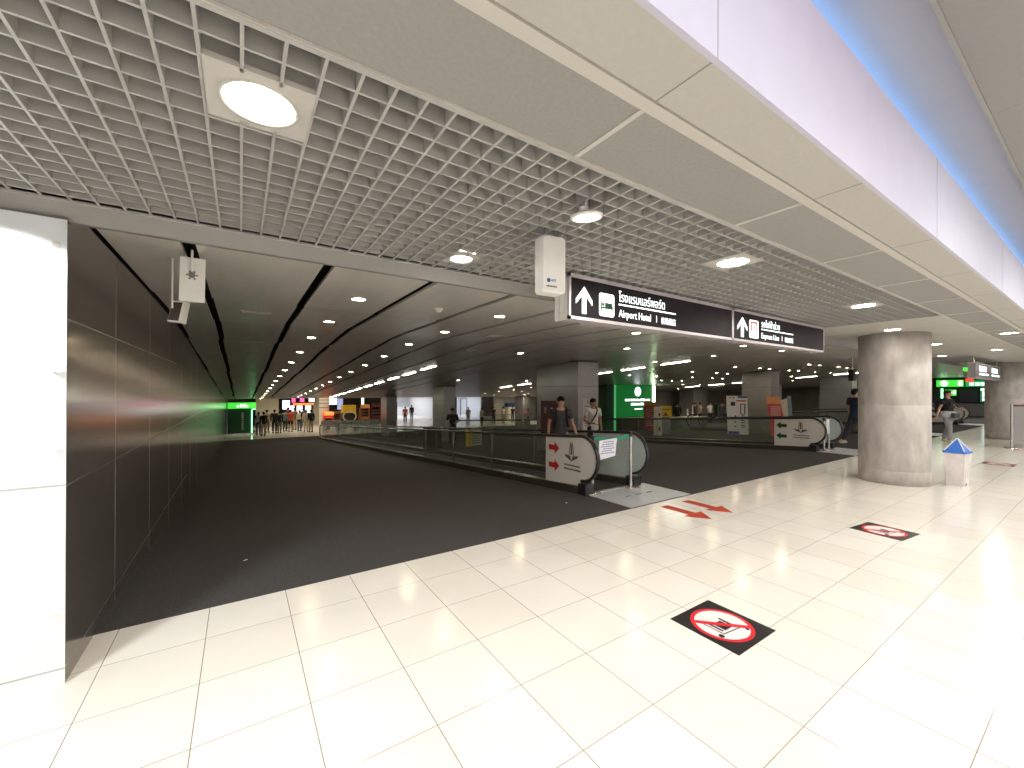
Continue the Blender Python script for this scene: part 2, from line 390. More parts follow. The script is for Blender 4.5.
b = MB(); b.box(-7, WX-0.001, 3.31, 3.3155, 0.0, 2.6, 0); b.box(-7, WX-0.16, 3.3155, 3.50, 0.0, 2.6, 0);
for zz in (0.088, 1.112, 2.02): b.box(-7, WX-0.002, 3.3085, 3.312, zz-0.004, zz+0.004, 1)
struct(b.build('wall_front', [M_WPANEL, M_WSEAM]), 'white panelled wall end at the left edge')
b = MB(); b.box(-7.2, -7, -9, 3.7, 0, 3.6)
struct(b.build('wall_west', M_WHITE), 'plain side wall of the hall')
b = MB(); b.box(-7, XE, -9.2, -9, 0, 3.6)
struct(b.build('wall_south', M_WHITE), 'plain wall behind the viewer')
b = MB(); b.box(XE, XE+0.2, -9, 3.9, 0, 3.6, 0); b.box(XE, XE+0.2, 3.9, 58, -2, 3, 1)
struct(b.build('wall_east', [M_WHITE, M_BWALL]), 'far end wall of the hall')

# northern boundary, with two bright openings
b = MB()
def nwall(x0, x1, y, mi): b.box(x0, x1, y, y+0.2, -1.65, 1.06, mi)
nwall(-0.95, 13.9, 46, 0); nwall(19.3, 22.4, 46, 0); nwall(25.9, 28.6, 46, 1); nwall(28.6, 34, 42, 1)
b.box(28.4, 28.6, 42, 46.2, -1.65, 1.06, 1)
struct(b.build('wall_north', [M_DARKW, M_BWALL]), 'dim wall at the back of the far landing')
b = MB(); b.box(24.6, 48, 22.4, 22.6, -1.3, 1.75, 0); b.box(31.3, 33.6, 14.2, 14.35, -0.7, 2.2, 1)
for zz in (0.3, 1.2): b.box(24.6, 48, 22.39, 22.4, zz-0.006, zz+0.006, 2)
struct(b.build('wall_back', [M_BWALL, M_BWALL, M_CLADSEAM]), 'brownish beige panelled wall at the back right')
b = MB(); b.box(23, 28.6, 38, 38.2, -1.65, 1.06, 0)
b.box(23.0, 28.6, 37.98, 38, 0.35, 0.37, 1)
struct(b.build('wall_ticket', [M_BWALL, M_CLADSEAM]), 'beige wall in the middle distance')
# bright rooms seen through the openings
for nm, x0, x1, y1 in (('wall_lobby', 13.9, 19.3, 55), ('wall_lobby.001', 19.3, 23.0, 52)):
    b = MB(); xa = x0 if nm == 'wall_lobby' else 20.2
    xb = x1 if nm == 'wall_lobby' else 26.0
    ya = 46.2 if nm == 'wall_lobby' else 46.2
    b.box(xa-0.2, xa, ya, y1, -1.65, 1.05); b.box(xb, xb+0.2, ya, y1, -1.65, 1.05); b.box(xa, xb, y1, y1+0.2, -1.65, 1.05)
    struct(b.build(nm, M_WHITE), 'bright white lobby beyond an opening')

# ------------------------------------------------------------------ columns
def round_column(x, y, label):
    b = MB(); b.lathe([(0.5, 0), (0.5, 0.24), (0.497, 0.245), (0.5, 0.25), (0.5, 1.41), (0.497, 1.415), (0.5, 1.42), (0.5, 2.70)], n=64)
    return struct(b.build('column_round', M_CONC, loc=(x, y, 0)), label)
round_column(10.10, 2.40, 'thick round bare concrete column beside the waste bin')
round_column(22.62, 2.36, 'farther round concrete column at the right edge')
def square_column(x0, x1, y0, y1, label, seams=(0.45, 1.5)):
    b = MB(); zb = zf(y0)-0.15; zt = zc(y0)
    b.box(x0, x1, y0, y1, zb, zt, 0)
    for s in seams:
        zz = zf(y0)+s+0.6
        b.box(x0-0.003, x1+0.003, y0-0.003, y1+0.003, zz-0.006, zz+0.006, 1)
    b.box(x0-0.004, x1+0.004, y0-0.004, y1+0.004, zt-0.06, zt, 1)
    return struct(b.build('column_square', [M_CLAD, M_CLADSEAM]), label)
square_column(8.72, 9.60, 9.4, 11.5, 'large grey clad rectangular column with a paper notice')
square_column(8.76, 9.42, 19.5, 20.9, 'second grey clad column behind the man in black')
square_column(8.62, 9.35, 28.9, 30.3, 'third grey clad column far down the tunnel')
square_column(20.15, 20.9, 8.95, 10.25, 'square column behind the tall white standee')
square_column(31.3, 32.1, 9.3, 11.0, 'square column at the back right')
square_column(31.4, 33.4, 19.9, 21.2, 'wide square column at the far back wall')
square_column(20.5, 21.25, 29.0, 30.3, 'spotlit column with posters in the middle distance')

# ------------------------------------------------------------------ lamps
def make_downlight(r, lensmat, plate=None, drop=0.0):
    """returns list of (name, meshbuilder, mats)"""
    o = []
    if plate:
        p = MB(); h = plate
        n = 32; ring = [(r*math.cos(2*PI*i/n), r*math.sin(2*PI*i/n)) for i in range(n)]
        sq = []
        for i in range(n):
            a = 2*PI*i/n; k = h/max(abs(math.cos(a)), abs(math.sin(a))); sq.append((k*math.cos(a), k*math.sin(a)))
        vs = [(x, y, 0) for x, y in ring]+[(x, y, 0) for x, y in sq]+[(x, y, 0.02) for x, y in sq]
        p.add(vs, [(i, (i+1) % n, n+(i+1) % n, n+i) for i in range(n)]+[(n+i, n+(i+1) % n, 2*n+(i+1) % n, 2*n+i) for i in range(n)])
        o.append(('mounting_plate', p, M_TRIM))
    rim = MB(); n = 28
    prof = [(r*1.0, -0.004), (r*1.12, -0.006), (r*1.13, 0.004), (r*1.0, 0.03)]
    vs = [(q*math.cos(2*PI*i/n), q*math.sin(2*PI*i/n), z) for q, z in prof for i in range(n)]
    rim.add(vs, [(j*n+i, j*n+(i+1) % n, ((j+1) % 4)*n+(i+1) % n, ((j+1) % 4)*n+i) for j in range(4) for i in range(n)], 0, True)
    o.append(('rim', rim, M_TRIM))
    lens = MB(); lens.lathe([(0.001, -0.002), (r*0.7, -0.0015), (r*0.99, 0.004), (r*0.99, 0.02)], n=n)
    o.append(('lens', lens, lensmat))
    return o
LAMPS = {}
def downlight(name, x, y, z, label, group, r, lens, plate=None):
    tilt = math.atan(zc(y+0.3)-zc(y-0.3))/0.6 if y > 4 else 0.0; z -= 0.004 if y > 4 else 0.0
    key = (r, lens.name, plate)
    if key not in LAMPS:
        root = thing(name, label, 'ceiling light', (x, y, z), 0, group)
        for nm, mb, m in make_downlight(r, lens, plate): mb.build(nm, m, root)
        LAMPS[key] = root; root.rotation_euler[0] = tilt
        return root
    c = copy_tree(LAMPS[key]); c.location = (x, y, z); c.rotation_euler[0] = tilt; tag(c, label, 'ceiling light')
    if group: c['group'] = group
    elif 'group' in c: del c['group']
    return c
downlight('recessed_downlight', 0.075, 1.785, 2.700, 'biggest glowing round downlight on a square plate, nearest in the grid ceiling', None, 0.115, M_LAMPW, 0.166)
downlight('recessed_downlight', 3.36, 1.79, 2.700, 'round downlight in the grid ceiling above the hanging sign', None, 0.115, M_LAMPW, 0.166)
downlight('recessed_downlight', 6.36, 1.79, 2.700, 'round downlight in the grid ceiling beyond the sign, near its far corner', None, 0.115, M_LAMPW, 0.166)
downlight('recessed_downlight', 1.485, 2.96, 2.700, 'warm round downlight at the tunnel side of the grid, left of the white box', None, 0.085, M_LAMPW, 0.11)
for x, y, l in ((9.2, 2.2, 'flat round ceiling light just above the top of the near concrete column'), (11.385, 1.157, 'flat round ceiling light at the right edge of the picture'),
                (12.76, 2.33, 'small ceiling light directly right of the near concrete column top'), (15.61, 1.78, 'ceiling light between the two concrete columns, nearer one'),
                (18.6, 1.3, 'ceiling light right above the lit overhead sign on grey'), (17.0, 2.97, 'ceiling light left of the lit overhead sign, right of the column'),
                (20.5, 1.0, 'farthest ceiling light at the right edge of the picture')):
    downlight('recessed_downlight', x, y, 2.698, l, None, 0.115, M_LAMPS, 0.150)
for k in range(15):
    y = 4.94+1.87*k
    downlight('tunnel_downlight', 1.155, y, zc(y)-0.004, 'round downlight in the leftmost lamp row of the tunnel ceiling', 'leftmost tunnel downlights', 0.075, M_LAMP)
for k in range(14):
    y = 4.94+1.87*k
    downlight('tunnel_downlight', 3.08, y, zc(y)-0.004, 'round downlight in the second lamp row from the left wall', 'second row tunnel downlights', 0.075, M_LAMP)
hall = [(6.0,4.94),(6.19,8.9),(8.0,6.86),(9.7,4.91),(11.67,4.94),(11.7,6.79),(11.7,8.84),(8.08,16.44),(11.55,16.05),(12.57,16.41),(14.85,12.59),(16.75,8.8),(16.75,10.67),(16.76,12.57),
 (18.65,8.75),(18.68,10.67),(19.65,8.8),(19.75,10.74),(19.68,12.56),(19.74,14.47),(20.82,14.56),(18.33,6.79),(19.2,6.75),(20.97,6.71),(22.2,6.79),(21.5,8.76),(22.31,8.7),(21.66,12.6),(22.7,12.63),(21.58,14.41),
 (24.34,8.73),(26.16,8.7),(26.31,10.61),(30.95,12.42),(14.71,25.64),(16.46,29.04),(18.22,30.61),(16.62,27.45),(14.71,23.74),(14.75,21.93),(16.65,23.76),(14.88,20.22),(16.6,21.79),(19.43,29.2),(18.44,27.24),(20.46,28.6),(19.38,27.26),(18.59,25.61),(19.82,25.98),
 (24.72,16.44),(26.38,16.27),(29.3,19.94),(31.1,17.6),(31.73,18.41),(29.61,16.41)]
for x, y in hall:
    downlight('hall_downlight', x, y, zc(y)-0.004, 'small round downlight in the dim ceiling right of the first moving walkway', 'dim hall downlights', 0.075, M_LAMP)
# linear tube lamps
TUBE = None
def tube_lamp(x, y, ln, label, group):
    global TUBE
    if TUBE is None:
        TUBE = thing('linear_ceiling_lamp', label, 'ceiling light', (x, y, zc(y)), 0, group)
        h = MB(); h.box(-0.075, 0.075, -0.56, 0.56, -0.012, 0.02); h.build('housing', M_TRIM, TUBE)
        l = MB(); l.box(-0.06, 0.06, -0.54, 0.54, -0.02, -0.0125); l.build('diffuser', M_TUBE, TUBE)
        c = TUBE
    else:
        c = copy_tree(TUBE); c.location = (x, y, zc(y)); tag(c, label, 'ceiling light', group)
    sl = (zc(y+0.5)-zc(y-0.5)); c.rotation_euler[0] = math.atan(sl); c.location.z = zc(y)-0.004
for y in (12.49, 14.3, 16.12, 18.13, 19.93, 21.85, 23.7, 25.5, 27.4, 29.2):
    tube_lamp(5.07, y, 1.1, 'bright linear lamp in the straight row above the first moving walkway', 'linear lamps above the first walkway')
for y in (8.75, 10.6, 12.24, 17.9, 19.7): tube_lamp(12.7, y, 1.1, 'linear lamp in the row above the second moving walkway', 'linear lamps above the second walkway')
for y in (8.65, 10.55, 14.4, 16.1, 17.9): tube_lamp(28.1, y, 1.1, 'linear lamp in the far right row near the beige back wall', 'linear lamps at the far right')

# light of the hall: unseen lamp rows added behind the viewer, and its downlights
def area(name, loc, size, power, col, rot=(0,0,0), shape='DISK', sy=None, spread=None):
    l = bpy.data.lights.new(name, 'AREA'); l.shape = shape; l.size = size; l.energy = power; l.color = col
    if sy: l.size_y = sy
    if spread: l.spread = spread
    o = bpy.data.objects.new(name, l); COL.objects.link(o); o.location = loc; o.rotation_euler = rot
    return o
for ix, x in enumerate((-4.2, -1.4, 1.4, 4.2, 7.4, 11.2, 15.5, 20.5, 26, 32)):
    for y in (-0.9, -3.4, -6.2): area('hall_fill_light', (x, y, 3.42), 0.30, 54 if y > -1 else 50, (1, 0.975, 0.935))
for x, y in ((0.047, 1.755), (3.327, 1.755), (6.31, 1.755), (9.3, 1.0), (11.385, 1.157), (15.61, 1.78), (18.6, 1.3), (24.5, 1.5), (29, 1.5)):
    area('hall_downlight_light', (x, y, 2.67), 0.2, 17, (1, 0.94, 0.85))
sl = bpy.data.lights.new('pillar_downlight_light', 'SPOT'); sl.energy = 150; sl.spot_size = math.radians(118); sl.spot_blend = 0.25; sl.shadow_soft_size = 0.06; sl.color = (0.93, 0.98, 1.0)
so = bpy.data.objects.new('pillar_downlight_light', sl); COL.objects.link(so); so.location = (-1.05, 2.98, 2.66)
# cove strip, and unseen coloured strips added to tint the fascia
area('cove_strip_light', (20, 0.93, 3.49), 54, 52, (0.13, 0.45, 1.0), (PI, 0, 0), 'RECTANGLE', 0.04)
area('fascia_tint_light', (0.2, -0.75, 3.35), 1.6, 3.2, (0.55, 0.74, 1.0), (math.radians(90), 0, 0), 'RECTANGLE', 0.08)
area('fascia_tint_light', (2.1, -0.75, 3.35), 1.8, 4.5, (1.0, 0.50, 0.95), (math.radians(90), 0, 0), 'RECTANGLE', 0.08)
area('fascia_tint_light', (8, -0.75, 3.35), 9, 12, (0.82, 0.80, 1.0), (math.radians(90), 0, 0), 'RECTANGLE', 0.08)
# area lights added to brighten the lobbies beyond the openings, far shop light
area('lobby_fill_light', (16.6, 50.0, 1.0), 4.0, 190, (0.90, 0.95, 1.0), (0,0,0), 'RECTANGLE', 7)
area('lobby_fill_light', (23.1, 49.0, 1.0), 4.0, 150, (0.80, 0.88, 1.0), (0,0,0), 'RECTANGLE', 5)
area('landing_light', (4.0, 38.0, 1.0), 6, 190, (1, 0.90, 0.74), (0,0,0), 'RECTANGLE', 6)
area('landing_light', (11.0, 38.0, 1.0), 5, 60, (1, 0.86, 0.66), (0,0,0), 'RECTANGLE', 5)
area('concourse_fill_light', (24.5, 34.5, 1.0), 5, 110, (1, 0.93, 0.78), (0,0,0), 'RECTANGLE', 5)
area('column_spot_light', (20.2, 28.4, 1.18), 0.15, 25, (1, 0.93, 0.72))
area('east_light', (38, 3.0, 2.66), 5, 120, (1, 0.95, 0.88), (0,0,0), 'RECTANGLE', 2)
area('desk_light', (34.0, 6.5, 2.5), 6, 120, (1, 0.95, 0.85), (0,0,0), 'RECTANGLE', 4)

area('concourse_fill_light', (38, 12, 2.2), 6, 170, (1, 0.92, 0.75), (0,0,0), 'RECTANGLE', 5)  # fill without a fitting, added to lift the dark back wall
area('concourse_fill_light', (29, 16.5, 1.95), 5, 90, (1, 0.92, 0.75), (0,0,0), 'RECTANGLE', 4)  # fill added to brighten the people at the back

# ------------------------------------------------------------------ ceiling fittings
def vent(x, y, w, d, label, name='ceiling_vent'):
    t = thing(name, label, 'vent', (x, y, zc(y)))
    f = MB()
    f.box(-w/2, w/2, -d/2, -d/2+0.012, -0.012, 0.01); f.box(-w/2, w/2, d/2-0.012, d/2, -0.012, 0.01)
    f.box(-w/2, -w/2+0.012, -d/2, d/2, -0.012, 0.01); f.box(w/2-0.012, w/2, -d/2, d/2, -0.012, 0.01); f.build('frame', M_TRIM, t)
    s = MB(); s.box(-w/2+0.012, w/2-0.012, -d/2+0.012, d/2-0.012, -0.002, 0.005)
    s.build('backing', M_JOINT, t)
    for k in range(2):
        q = MB(); yy = -d/2+d*(k+1)/3; q.box(-w/2+0.012, w/2-0.012, yy-0.006, yy+0.006, -0.010, -0.002); q.build('slat', M_TRIM, t)
vent(0.20, 6.62, 0.36, 0.12, 'pale slotted air grille in the tunnel ceiling near the left wall')
vent(4.1, 6.75, 0.34, 0.22, 'slotted air vent in the ceiling under the hanging sign, left end')
vent(4.75, 9.0, 0.34, 0.22, 'farther slotted air vent behind the first ceiling vent')
t = thing('smoke_detector', 'small round smoke detector on the tunnel ceiling between lamp rows', 'detector', (2.15, 4.95, 2.71))
b = MB(); b.lathe([(0.06, 0), (0.06, -0.02), (0.045, -0.03)]); b.build('base', M_WPLAST, t)
b = MB(); b.lathe([(0.04, -0.03), (0.035, -0.05), (0.01, -0.058)]); b.build('dome', M_WPLAST, t)

# round white disc under the grid
t = thing('disc_lamp', 'round white disc lamp hanging below the grid on a short stem', 'ceiling light', (1.612, 1.67, 2.612))
t.rotation_euler = (math.radians(4), math.radians(-6), 0)
b = MB(); b.lathe([(0.075, -0.008), (0.088, -0.004), (0.09, 0.006), (0.07, 0.018), (0.03, 0.022)], n=40); b.build('housing', M_WPLAST, t)
b = MB(); b.lathe([(0.001, -0.011), (0.05, -0.0108), (0.076, -0.0085)], n=40); b.build('diffuser', M_DISC, t)
b = MB(); b.box(-0.012, 0.012, -0.003, 0.003, -0.0135, -0.011); b.build('sensor_mark', M_JOINT, t)
b = MB(); b.cyl((0.02, 0.02, 0.02), 0.006, 0.006, 0.10, 10); b.cyl((-0.02, 0.0, 0.02), 0.028, 0.024, 0.03, 16); b.build('stem', M_WPLAST, t)

# white access point box in front of the sign
t = thing('access_point_box', 'white rounded box with a small blue logo hanging left of the sign', 'wireless box', (1.755, 2.05, 2.28), math.radians(-6)); t.scale = (1.06, 1, 1.03)
def rounded(w, h, r, n=5):
    pts = []
    for cx, cy, a0 in ((w-r, r, -90), (w-r, h-r, 0), (r, h-r, 90), (r, r, 180)):
        for i in range(n+1):
            a = math.radians(a0+90*i/n); pts.append((cx+r*math.cos(a), cy+r*math.sin(a)))
    return pts
b = MB(); pts = rounded(0.165, 0.36, 0.022)
n = len(pts); cx, cz = 0.0825, 0.18
lay = [(1.0, 0.10), (1.0, 0.012), (0.955, 0.0)]
vs = []
for k, y in lay: vs += [(cx+(x-cx)*k-0.0825-0.05, y, cz+(z-cz)*k) for x, z in pts]
b.add(vs, [(j*n+i, j*n+(i+1) % n, (j+1)*n+(i+1) % n, (j+1)*n+i) for j in range(2) for i in range(n)] + [tuple(range(n-1,-1,-1)), tuple(range(2*n, 3*n))])
b.build('housing', M_WPLAST, t)
fx = Matrix.Translation((-0.10, -0.0012, 0.065)) @ Matrix.Rotation(PI/2, 4, 'X')
b = MB(); b.cyl((-0.092, -0.0015, 0.075), 0.013, 0.013, 0.003, 20, axis='y'); b.build('logo_disc', M_INKBLUE, t)
text_mesh('logo_lettering', 'AOT', M_INKBLUE, 0.022, t, Matrix.Translation((-0.074, -0.0012, 0.070)) @ Matrix.Rotation(PI/2, 4, 'X'), 0.036)
b = MB()
for q in range(7): b.box(-0.108+q*0.011, -0.1005+q*0.011, -0.0015, 0.001, 0.034, 0.042+0.002*(q % 2))
b.build('caption_marks', M_INK, t)
for sx in (-0.09, 0.0):
    b = MB(); b.cyl((sx, 0.05, 0.35), 0.005, 0.005, 0.10, 8); b.build('hanger_rod', M_STEEL, t)

# white bracketed panels at the left under the tunnel ceiling
t = thing('wireless_antenna', 'upright white panel on a ceiling bracket beside the left slot', 'wireless box', (-0.29, 3.98, 2.49))
b = MB(); b.hexa([(-0.08,-0.02,-0.17),(0.075,-0.02,-0.17),(0.075,0.02,-0.17),(-0.08,0.02,-0.17),(-0.072,-0.02,0.165),(0.082,-0.02,0.165),(0.082,0.02,0.165),(-0.072,0.02,0.165)]); b.build('panel', M_WPLAST, t)
b = MB(); b.tube([(0.0, -0.03, 0.22), (0.0, -0.035, 0.16), (0.0, -0.035, 0.06)], 0.008); b.build('bracket_arm', M_WPLAST, t)
b = MB(); b.cyl((0.0, -0.034, 0.03), 0.022, 0.018, 0.02, 12, axis='y')
for i in range(6):
    a = i*PI/3; b.box(0.03*math.cos(a)-0.006, 0.03*math.cos(a)+0.006, -0.028, -0.02, 0.03+0.03*math.sin(a)-0.006, 0.03+0.03*math.sin(a)+0.006)
b.build('clamp', M_STEEL, t)
t = thing('emergency_speaker', 'tilted dark faced box with a white side, behind the upright white panel', 'wireless box', (-0.41, 4.3, 2.285))
b = MB(); b.hexa([(-0.062,-0.02,-0.085),(0.02,-0.02,-0.09),(0.05,0.06,-0.09),(-0.05,0.06,-0.085),(-0.03,-0.02,0.08),(0.045,-0.02,0.085),(0.075,0.06,0.085),(-0.02,0.06,0.08)]); b.build('housing', M_WPLAST, t)
b = MB(); b.hexa([(-0.058,-0.026,-0.075),(0.008,-0.026,-0.078),(0.008,-0.021,-0.078),(-0.058,-0.021,-0.075),(-0.030,-0.026,0.07),(0.034,-0.026,0.073),(0.034,-0.021,0.073),(-0.030,-0.021,0.07)]); b.build('dark_face', M_BROWN, t)
b = MB(); b.tube([(-0.03, -0.03, 0.42), (-0.03, -0.032, 0.02)], 0.007); b.build('bracket_arm', M_WPLAST, t)

# torn tape bits on the white wall end
for z, l, s in ((2.02-0.26, 'upper torn white tape bit on the white wall corner', 0.02), (1.33, 'lower torn white tape bit on the white wall corner', 0.022), (0.42, 'crumpled tape bit near the foot of the white wall corner', 0.02)):
    b = MB(); b.add([(0,0,0),(0.02,-0.004,0.006),(0.03,-0.012,-0.004),(0.012,-0.014,-0.016),(-0.03,-0.003,-0.01),(-0.02,-0.001,0.004)], [(0,1,2,3),(0,3,4,5)])
    b.add([(0.004,0,0.008),(0.028,-0.016,0.016),(0.03,-0.012,-0.004),(0.012,-0.014,-0.016)], [(0,1,2,3)])
    tag(b.build('tape_scrap', M_WPLAST, loc=(-0.825, 3.309, z)), l, 'tape')
b = MB(); b.box(-0.015, 0.015, -0.006, 0, -0.018, 0.018); tag(b.build('wall_marker', M_TRIM, loc=(-0.835, 3.31, 2.45)), 'little grey square stuck at the top of the white wall corner', 'marker')

# ------------------------------------------------------------------ the overhead sign
SY = 2.70
def arrow_up(b, x, z, w, h, y, mi=0, d=0.004):
    pts = [(0,1),(0.5,0.52),(0.5,0.34),(0.13,0.66),(0.13,0),(-0.13,0),(-0.13,0.66),(-0.5,0.34),(-0.5,0.52)]
    P2 = [(x+p*w, z+q*h) for p, q in pts]
    # split into convex pieces
    for idx in ((0,1,2,3),(0,3,6),(0,6,7,8),(3,4,5,6)):
        b.prism([P2[i] for i in idx], lambda p: (p[0], y, p[1]), lambda p: (p[0], y-d, p[1]), mi)
t = thing('hanging_direction_sign', 'long black lit direction sign for hotel and express trains under the grid', 'sign', (0.026, 0.03, 0))
X0, X1, Z0, Z1 = 2.39, 7.87, 2.285, 2.690
b = MB(); b.box(X0+0.02, X1-0.02, SY+0.012, SY+0.19, Z0+0.012, Z1-0.01); b.build('light_box', M_SFRAME, t)
b = MB()
ec = MB()
for k in range(5): ec.box(X0, X0+0.02, SY+0.021+k*0.034, SY+0.050+k*0.034, Z0, Z1)
ec.build('end_cap', M_WPLAST, t)
b.box(X1-0.02, X1, SY, SY+0.19, Z0, Z1)
b.box(X0, X1, SY-0.012, SY+0.02, Z0, Z0+0.028); b.box(X0, X1, SY-0.012, SY+0.02, Z1-0.035, Z1)
b.box(X0, X0+0.022, SY-0.012, SY+0.02, Z0, Z1); b.box(X1-0.022, X1, SY-0.012, SY+0.02, Z0, Z1); b.box(5.07, 5.11, SY-0.012, SY+0.02, Z0, Z1)
b.build('frame', M_SFRAME, t)
b = MB(); b.box(X0+0.022, 5.07, SY-0.004, SY+0.012, Z0+0.028, Z1-0.035); f1 = b.build('face', M_SBLK, t)
b = MB(); b.box(5.11, X1-0.022, SY-0.004, SY+0.012, Z0+0.028, Z1-0.035); f2 = b.build('face', M_SBLK, t)
RX = lambda x, z: Matrix.Translation((x, SY-0.0055, z)) @ Matrix.Rotation(PI/2, 4, 'X')
b = MB(); arrow_up(b, 2.575, 2.345, 0.20, 0.245, SY-0.004); b.build('arrow_symbol', M_SLIT, f1)
def picto(x, z, w, h, par):
    b = MB(); b.prism([(x+p, z+q) for p, q in rounded(w, h, 0.025)], lambda p: (p[0], SY-0.004, p[1]), lambda p: (p[0], SY-0.007, p[1])); return b.build('pictogram', M_SLIT, par)
p = picto(2.765, 2.35, 0.20, 0.215, f1)
b = MB(); q = SY-0.0085
b.box(2.785, 2.797, q, q+0.003, 2.385, 2.495); b.box(2.785, 2.945, q, q+0.003, 2.42, 2.438); b.box(2.933, 2.945, q, q+0.003, 2.385, 2.455)
b.box(2.84, 2.935, q, q+0.003, 2.438, 2.478); b.box(2.801, 2.832, q, q+0.003, 2.445, 2.472); b.build('bed_symbol', M_GREEND, p)
text_mesh('lettering_thai', 'โรงแรมแอร์พอร์ต', M_SLIT, 0.125, f1, RX(3.03, 2.515), 0.71)
text_mesh('lettering_english', 'Airport Hotel', M_SLIT, 0.105, f1, RX(3.03, 2.365), 0.48)
text_mesh('lettering_chinese', '机场酒店', M_SLIT, 0.08, f1, RX(3.68, 2.362), 0.25)
b = MB(); b.box(3.03, 3.93, SY-0.007, SY-0.004, 2.478, 2.492); b.box(3.60, 3.607, SY-0.007, SY-0.004, 2.365, 2.435); b.build('divider_line', M_SLIT, f1)
b = MB(); arrow_up(b, 5.325, 2.345, 0.24, 0.255, SY-0.004); b.build('arrow_symbol', M_SLIT, f2)
p = picto(5.50, 2.35, 0.235, 0.235, f2)
b = MB(); q = SY-0.009
b.box(5.53, 5.56, q, q+0.003, 2.43, 2.565); b.box(5.675, 5.705, q, q+0.003, 2.43, 2.565); b.box(5.53, 5.705, q, q+0.003, 2.54, 2.565); b.box(5.60, 5.635, q, q+0.003, 2.46, 2.50)
for s in (-1, 1): b.hexa([(5.6175+s*0.03, q, 2.41),(5.6175+s*0.07, q, 2.365),(5.6175+s*0.085, q, 2.375),(5.6175+s*0.045, q, 2.42)]+[(5.6175+s*0.03, q+0.003, 2.41),(5.6175+s*0.07, q+0.003, 2.365),(5.6175+s*0.085, q+0.003, 2.375),(5.6175+s*0.045, q+0.003, 2.42)])
b.box(5.57, 5.665, q, q+0.003, 2.39, 2.40); b.build('train_symbol', M_SRED, p)
text_mesh('lettering_thai', 'รถไฟฟ้าด่วน', M_SLIT, 0.125, f2, RX(5.82, 2.515), 0.52)
text_mesh('lettering_english', 'Express Line', M_SLIT, 0.105, f2, RX(5.82, 2.365), 0.50)
text_mesh('lettering_chinese', '轻轨快线', M_SLIT, 0.08, f2, RX(6.50, 2.362), 0.26)
b = MB(); b.box(5.82, 6.76, SY-0.007, SY-0.004, 2.478, 2.492); b.box(6.41, 6.417, SY-0.007, SY-0.004, 2.365, 2.435); b.build('divider_line', M_SLIT, f2)
b = MB(); b.box(2.40, 7.86, SY+0.06, SY+0.10, Z1-0.01, 2.705)
b.build('mounting_rail', M_JOINT, t)

# ------------------------------------------------------------------ floor markings
def floor_arrow(x):
    b = MB()
    y0, yj, yt = 3.685, 3.245, 2.968; z = 0.0015
    b.prism([(x-0.078,yj),(x+0.078,yj),(x+0.078,y0),(x-0.078,y0)], lambda p: (p[0],p[1],0.0), lambda p: (p[0],p[1],z))
    b.prism([(x,yt),(x+0.20,yj),(x-0.20,yj)], lambda p: (p[0],p[1],0.0), lambda p: (p[0],p[1],z))
    return b
tag(floor_arrow(5.09).build('floor_arrow', M_FLOORRED), 'left red arrow on the tiles in front of the near walkway', 'floor marking')
tag(floor_arrow(5.60).build('floor_arrow', M_FLOORRED), 'right red arrow on the tiles in front of the near walkway', 'floor marking')

def sticker(x, y, rot, label):
    t = thing('floor_sticker', label, 'floor sticker', (x, y, 0.0), rot)
    b = MB(); b.box(-0.243, 0.243, -0.246, 0.246, 0, 0.0015); b.build('base', M_STK, t)
    n = 48; R1, R0 = 0.205, 0.178
    b = MB(); vs = [(r*math.cos(2*PI*i/n), r*math.sin(2*PI*i/n), z) for z in (0.0015, 0.0026) for r in (R0, R1) for i in range(n)]
    b.add(vs, [(2*n+i, 3*n+i, 3*n+(i+1)%n, 2*n+(i+1)%n) for i in range(n)] + [(n+i, n+(i+1)%n, 3*n+(i+1)%n, 3*n+i) for i in range(n)])
    b.prism([(-0.145, 0.118), (-0.118, 0.145), (0.145, -0.118), (0.118, -0.145)], lambda p: (p[0]*0.95, p[1]*0.95, 0.0015), lambda p: (p[0]*0.95, p[1]*0.95, 0.0036)); b.build('prohibition_ring', M_STKR, t)
    b = MB(); b.add([(R0*math.cos(2*PI*i/n), R0*math.sin(2*PI*i/n), 0.0021) for i in range(n)], [tuple(range(n))]); b.build('disc', M_STKW, t)
    # trolley pictogram: bag stack on a cart with two wheels
    b = MB(); z0, z1 = 0.0021, 0.0029
    def q(pts): b.prism(pts, lambda p: (p[1], -p[0], z0), lambda p: (p[1], -p[0], z1))
    q([(-0.035,-0.05),(0.055,-0.05),(0.055,0.035),(-0.035,0.035)]); q([(-0.055,0.045),(0.05,0.045),(0.05,0.065),(-0.055,0.065)]); q([(-0.06,-0.08),(0.05,-0.08),(0.05,-0.062),(-0.06,-0.062)])
    q([(-0.11,-0.105),(0.075,-0.105),(0.075,-0.097),(-0.11,-0.097)]); q([(0.067,-0.105),(0.075,-0.105),(0.098,0.10),(0.090,0.10)]); q([(0.085,0.095),(0.135,0.085),(0.135,0.097),(0.088,0.107)])
    for cx, cy in ((0.075,-0.135), (0.13,0.092), (-0.115,-0.112)):
        r = 0.02 if cx == 0.075 else 0.012
        q([(cx+r*math.cos(2*PI*i/14), cy+r*math.sin(2*PI*i/14)) for i in range(14)])
    b.build('trolley_symbol', M_STK, t)
sticker(2.856, 1.596, 0, 'nearest black floor sticker with a red no-trolley ring')
sticker(6.375, 1.60, math.radians(-6), 'second black no-trolley floor sticker, in front of the near concrete column')
sticker(14.5, 1.62, 0, 'flat dark floor sticker just right of the blue-lidded bin')
sticker(18.75, 1.62, 0, 'farthest dark floor sticker near the barrier at the right edge')

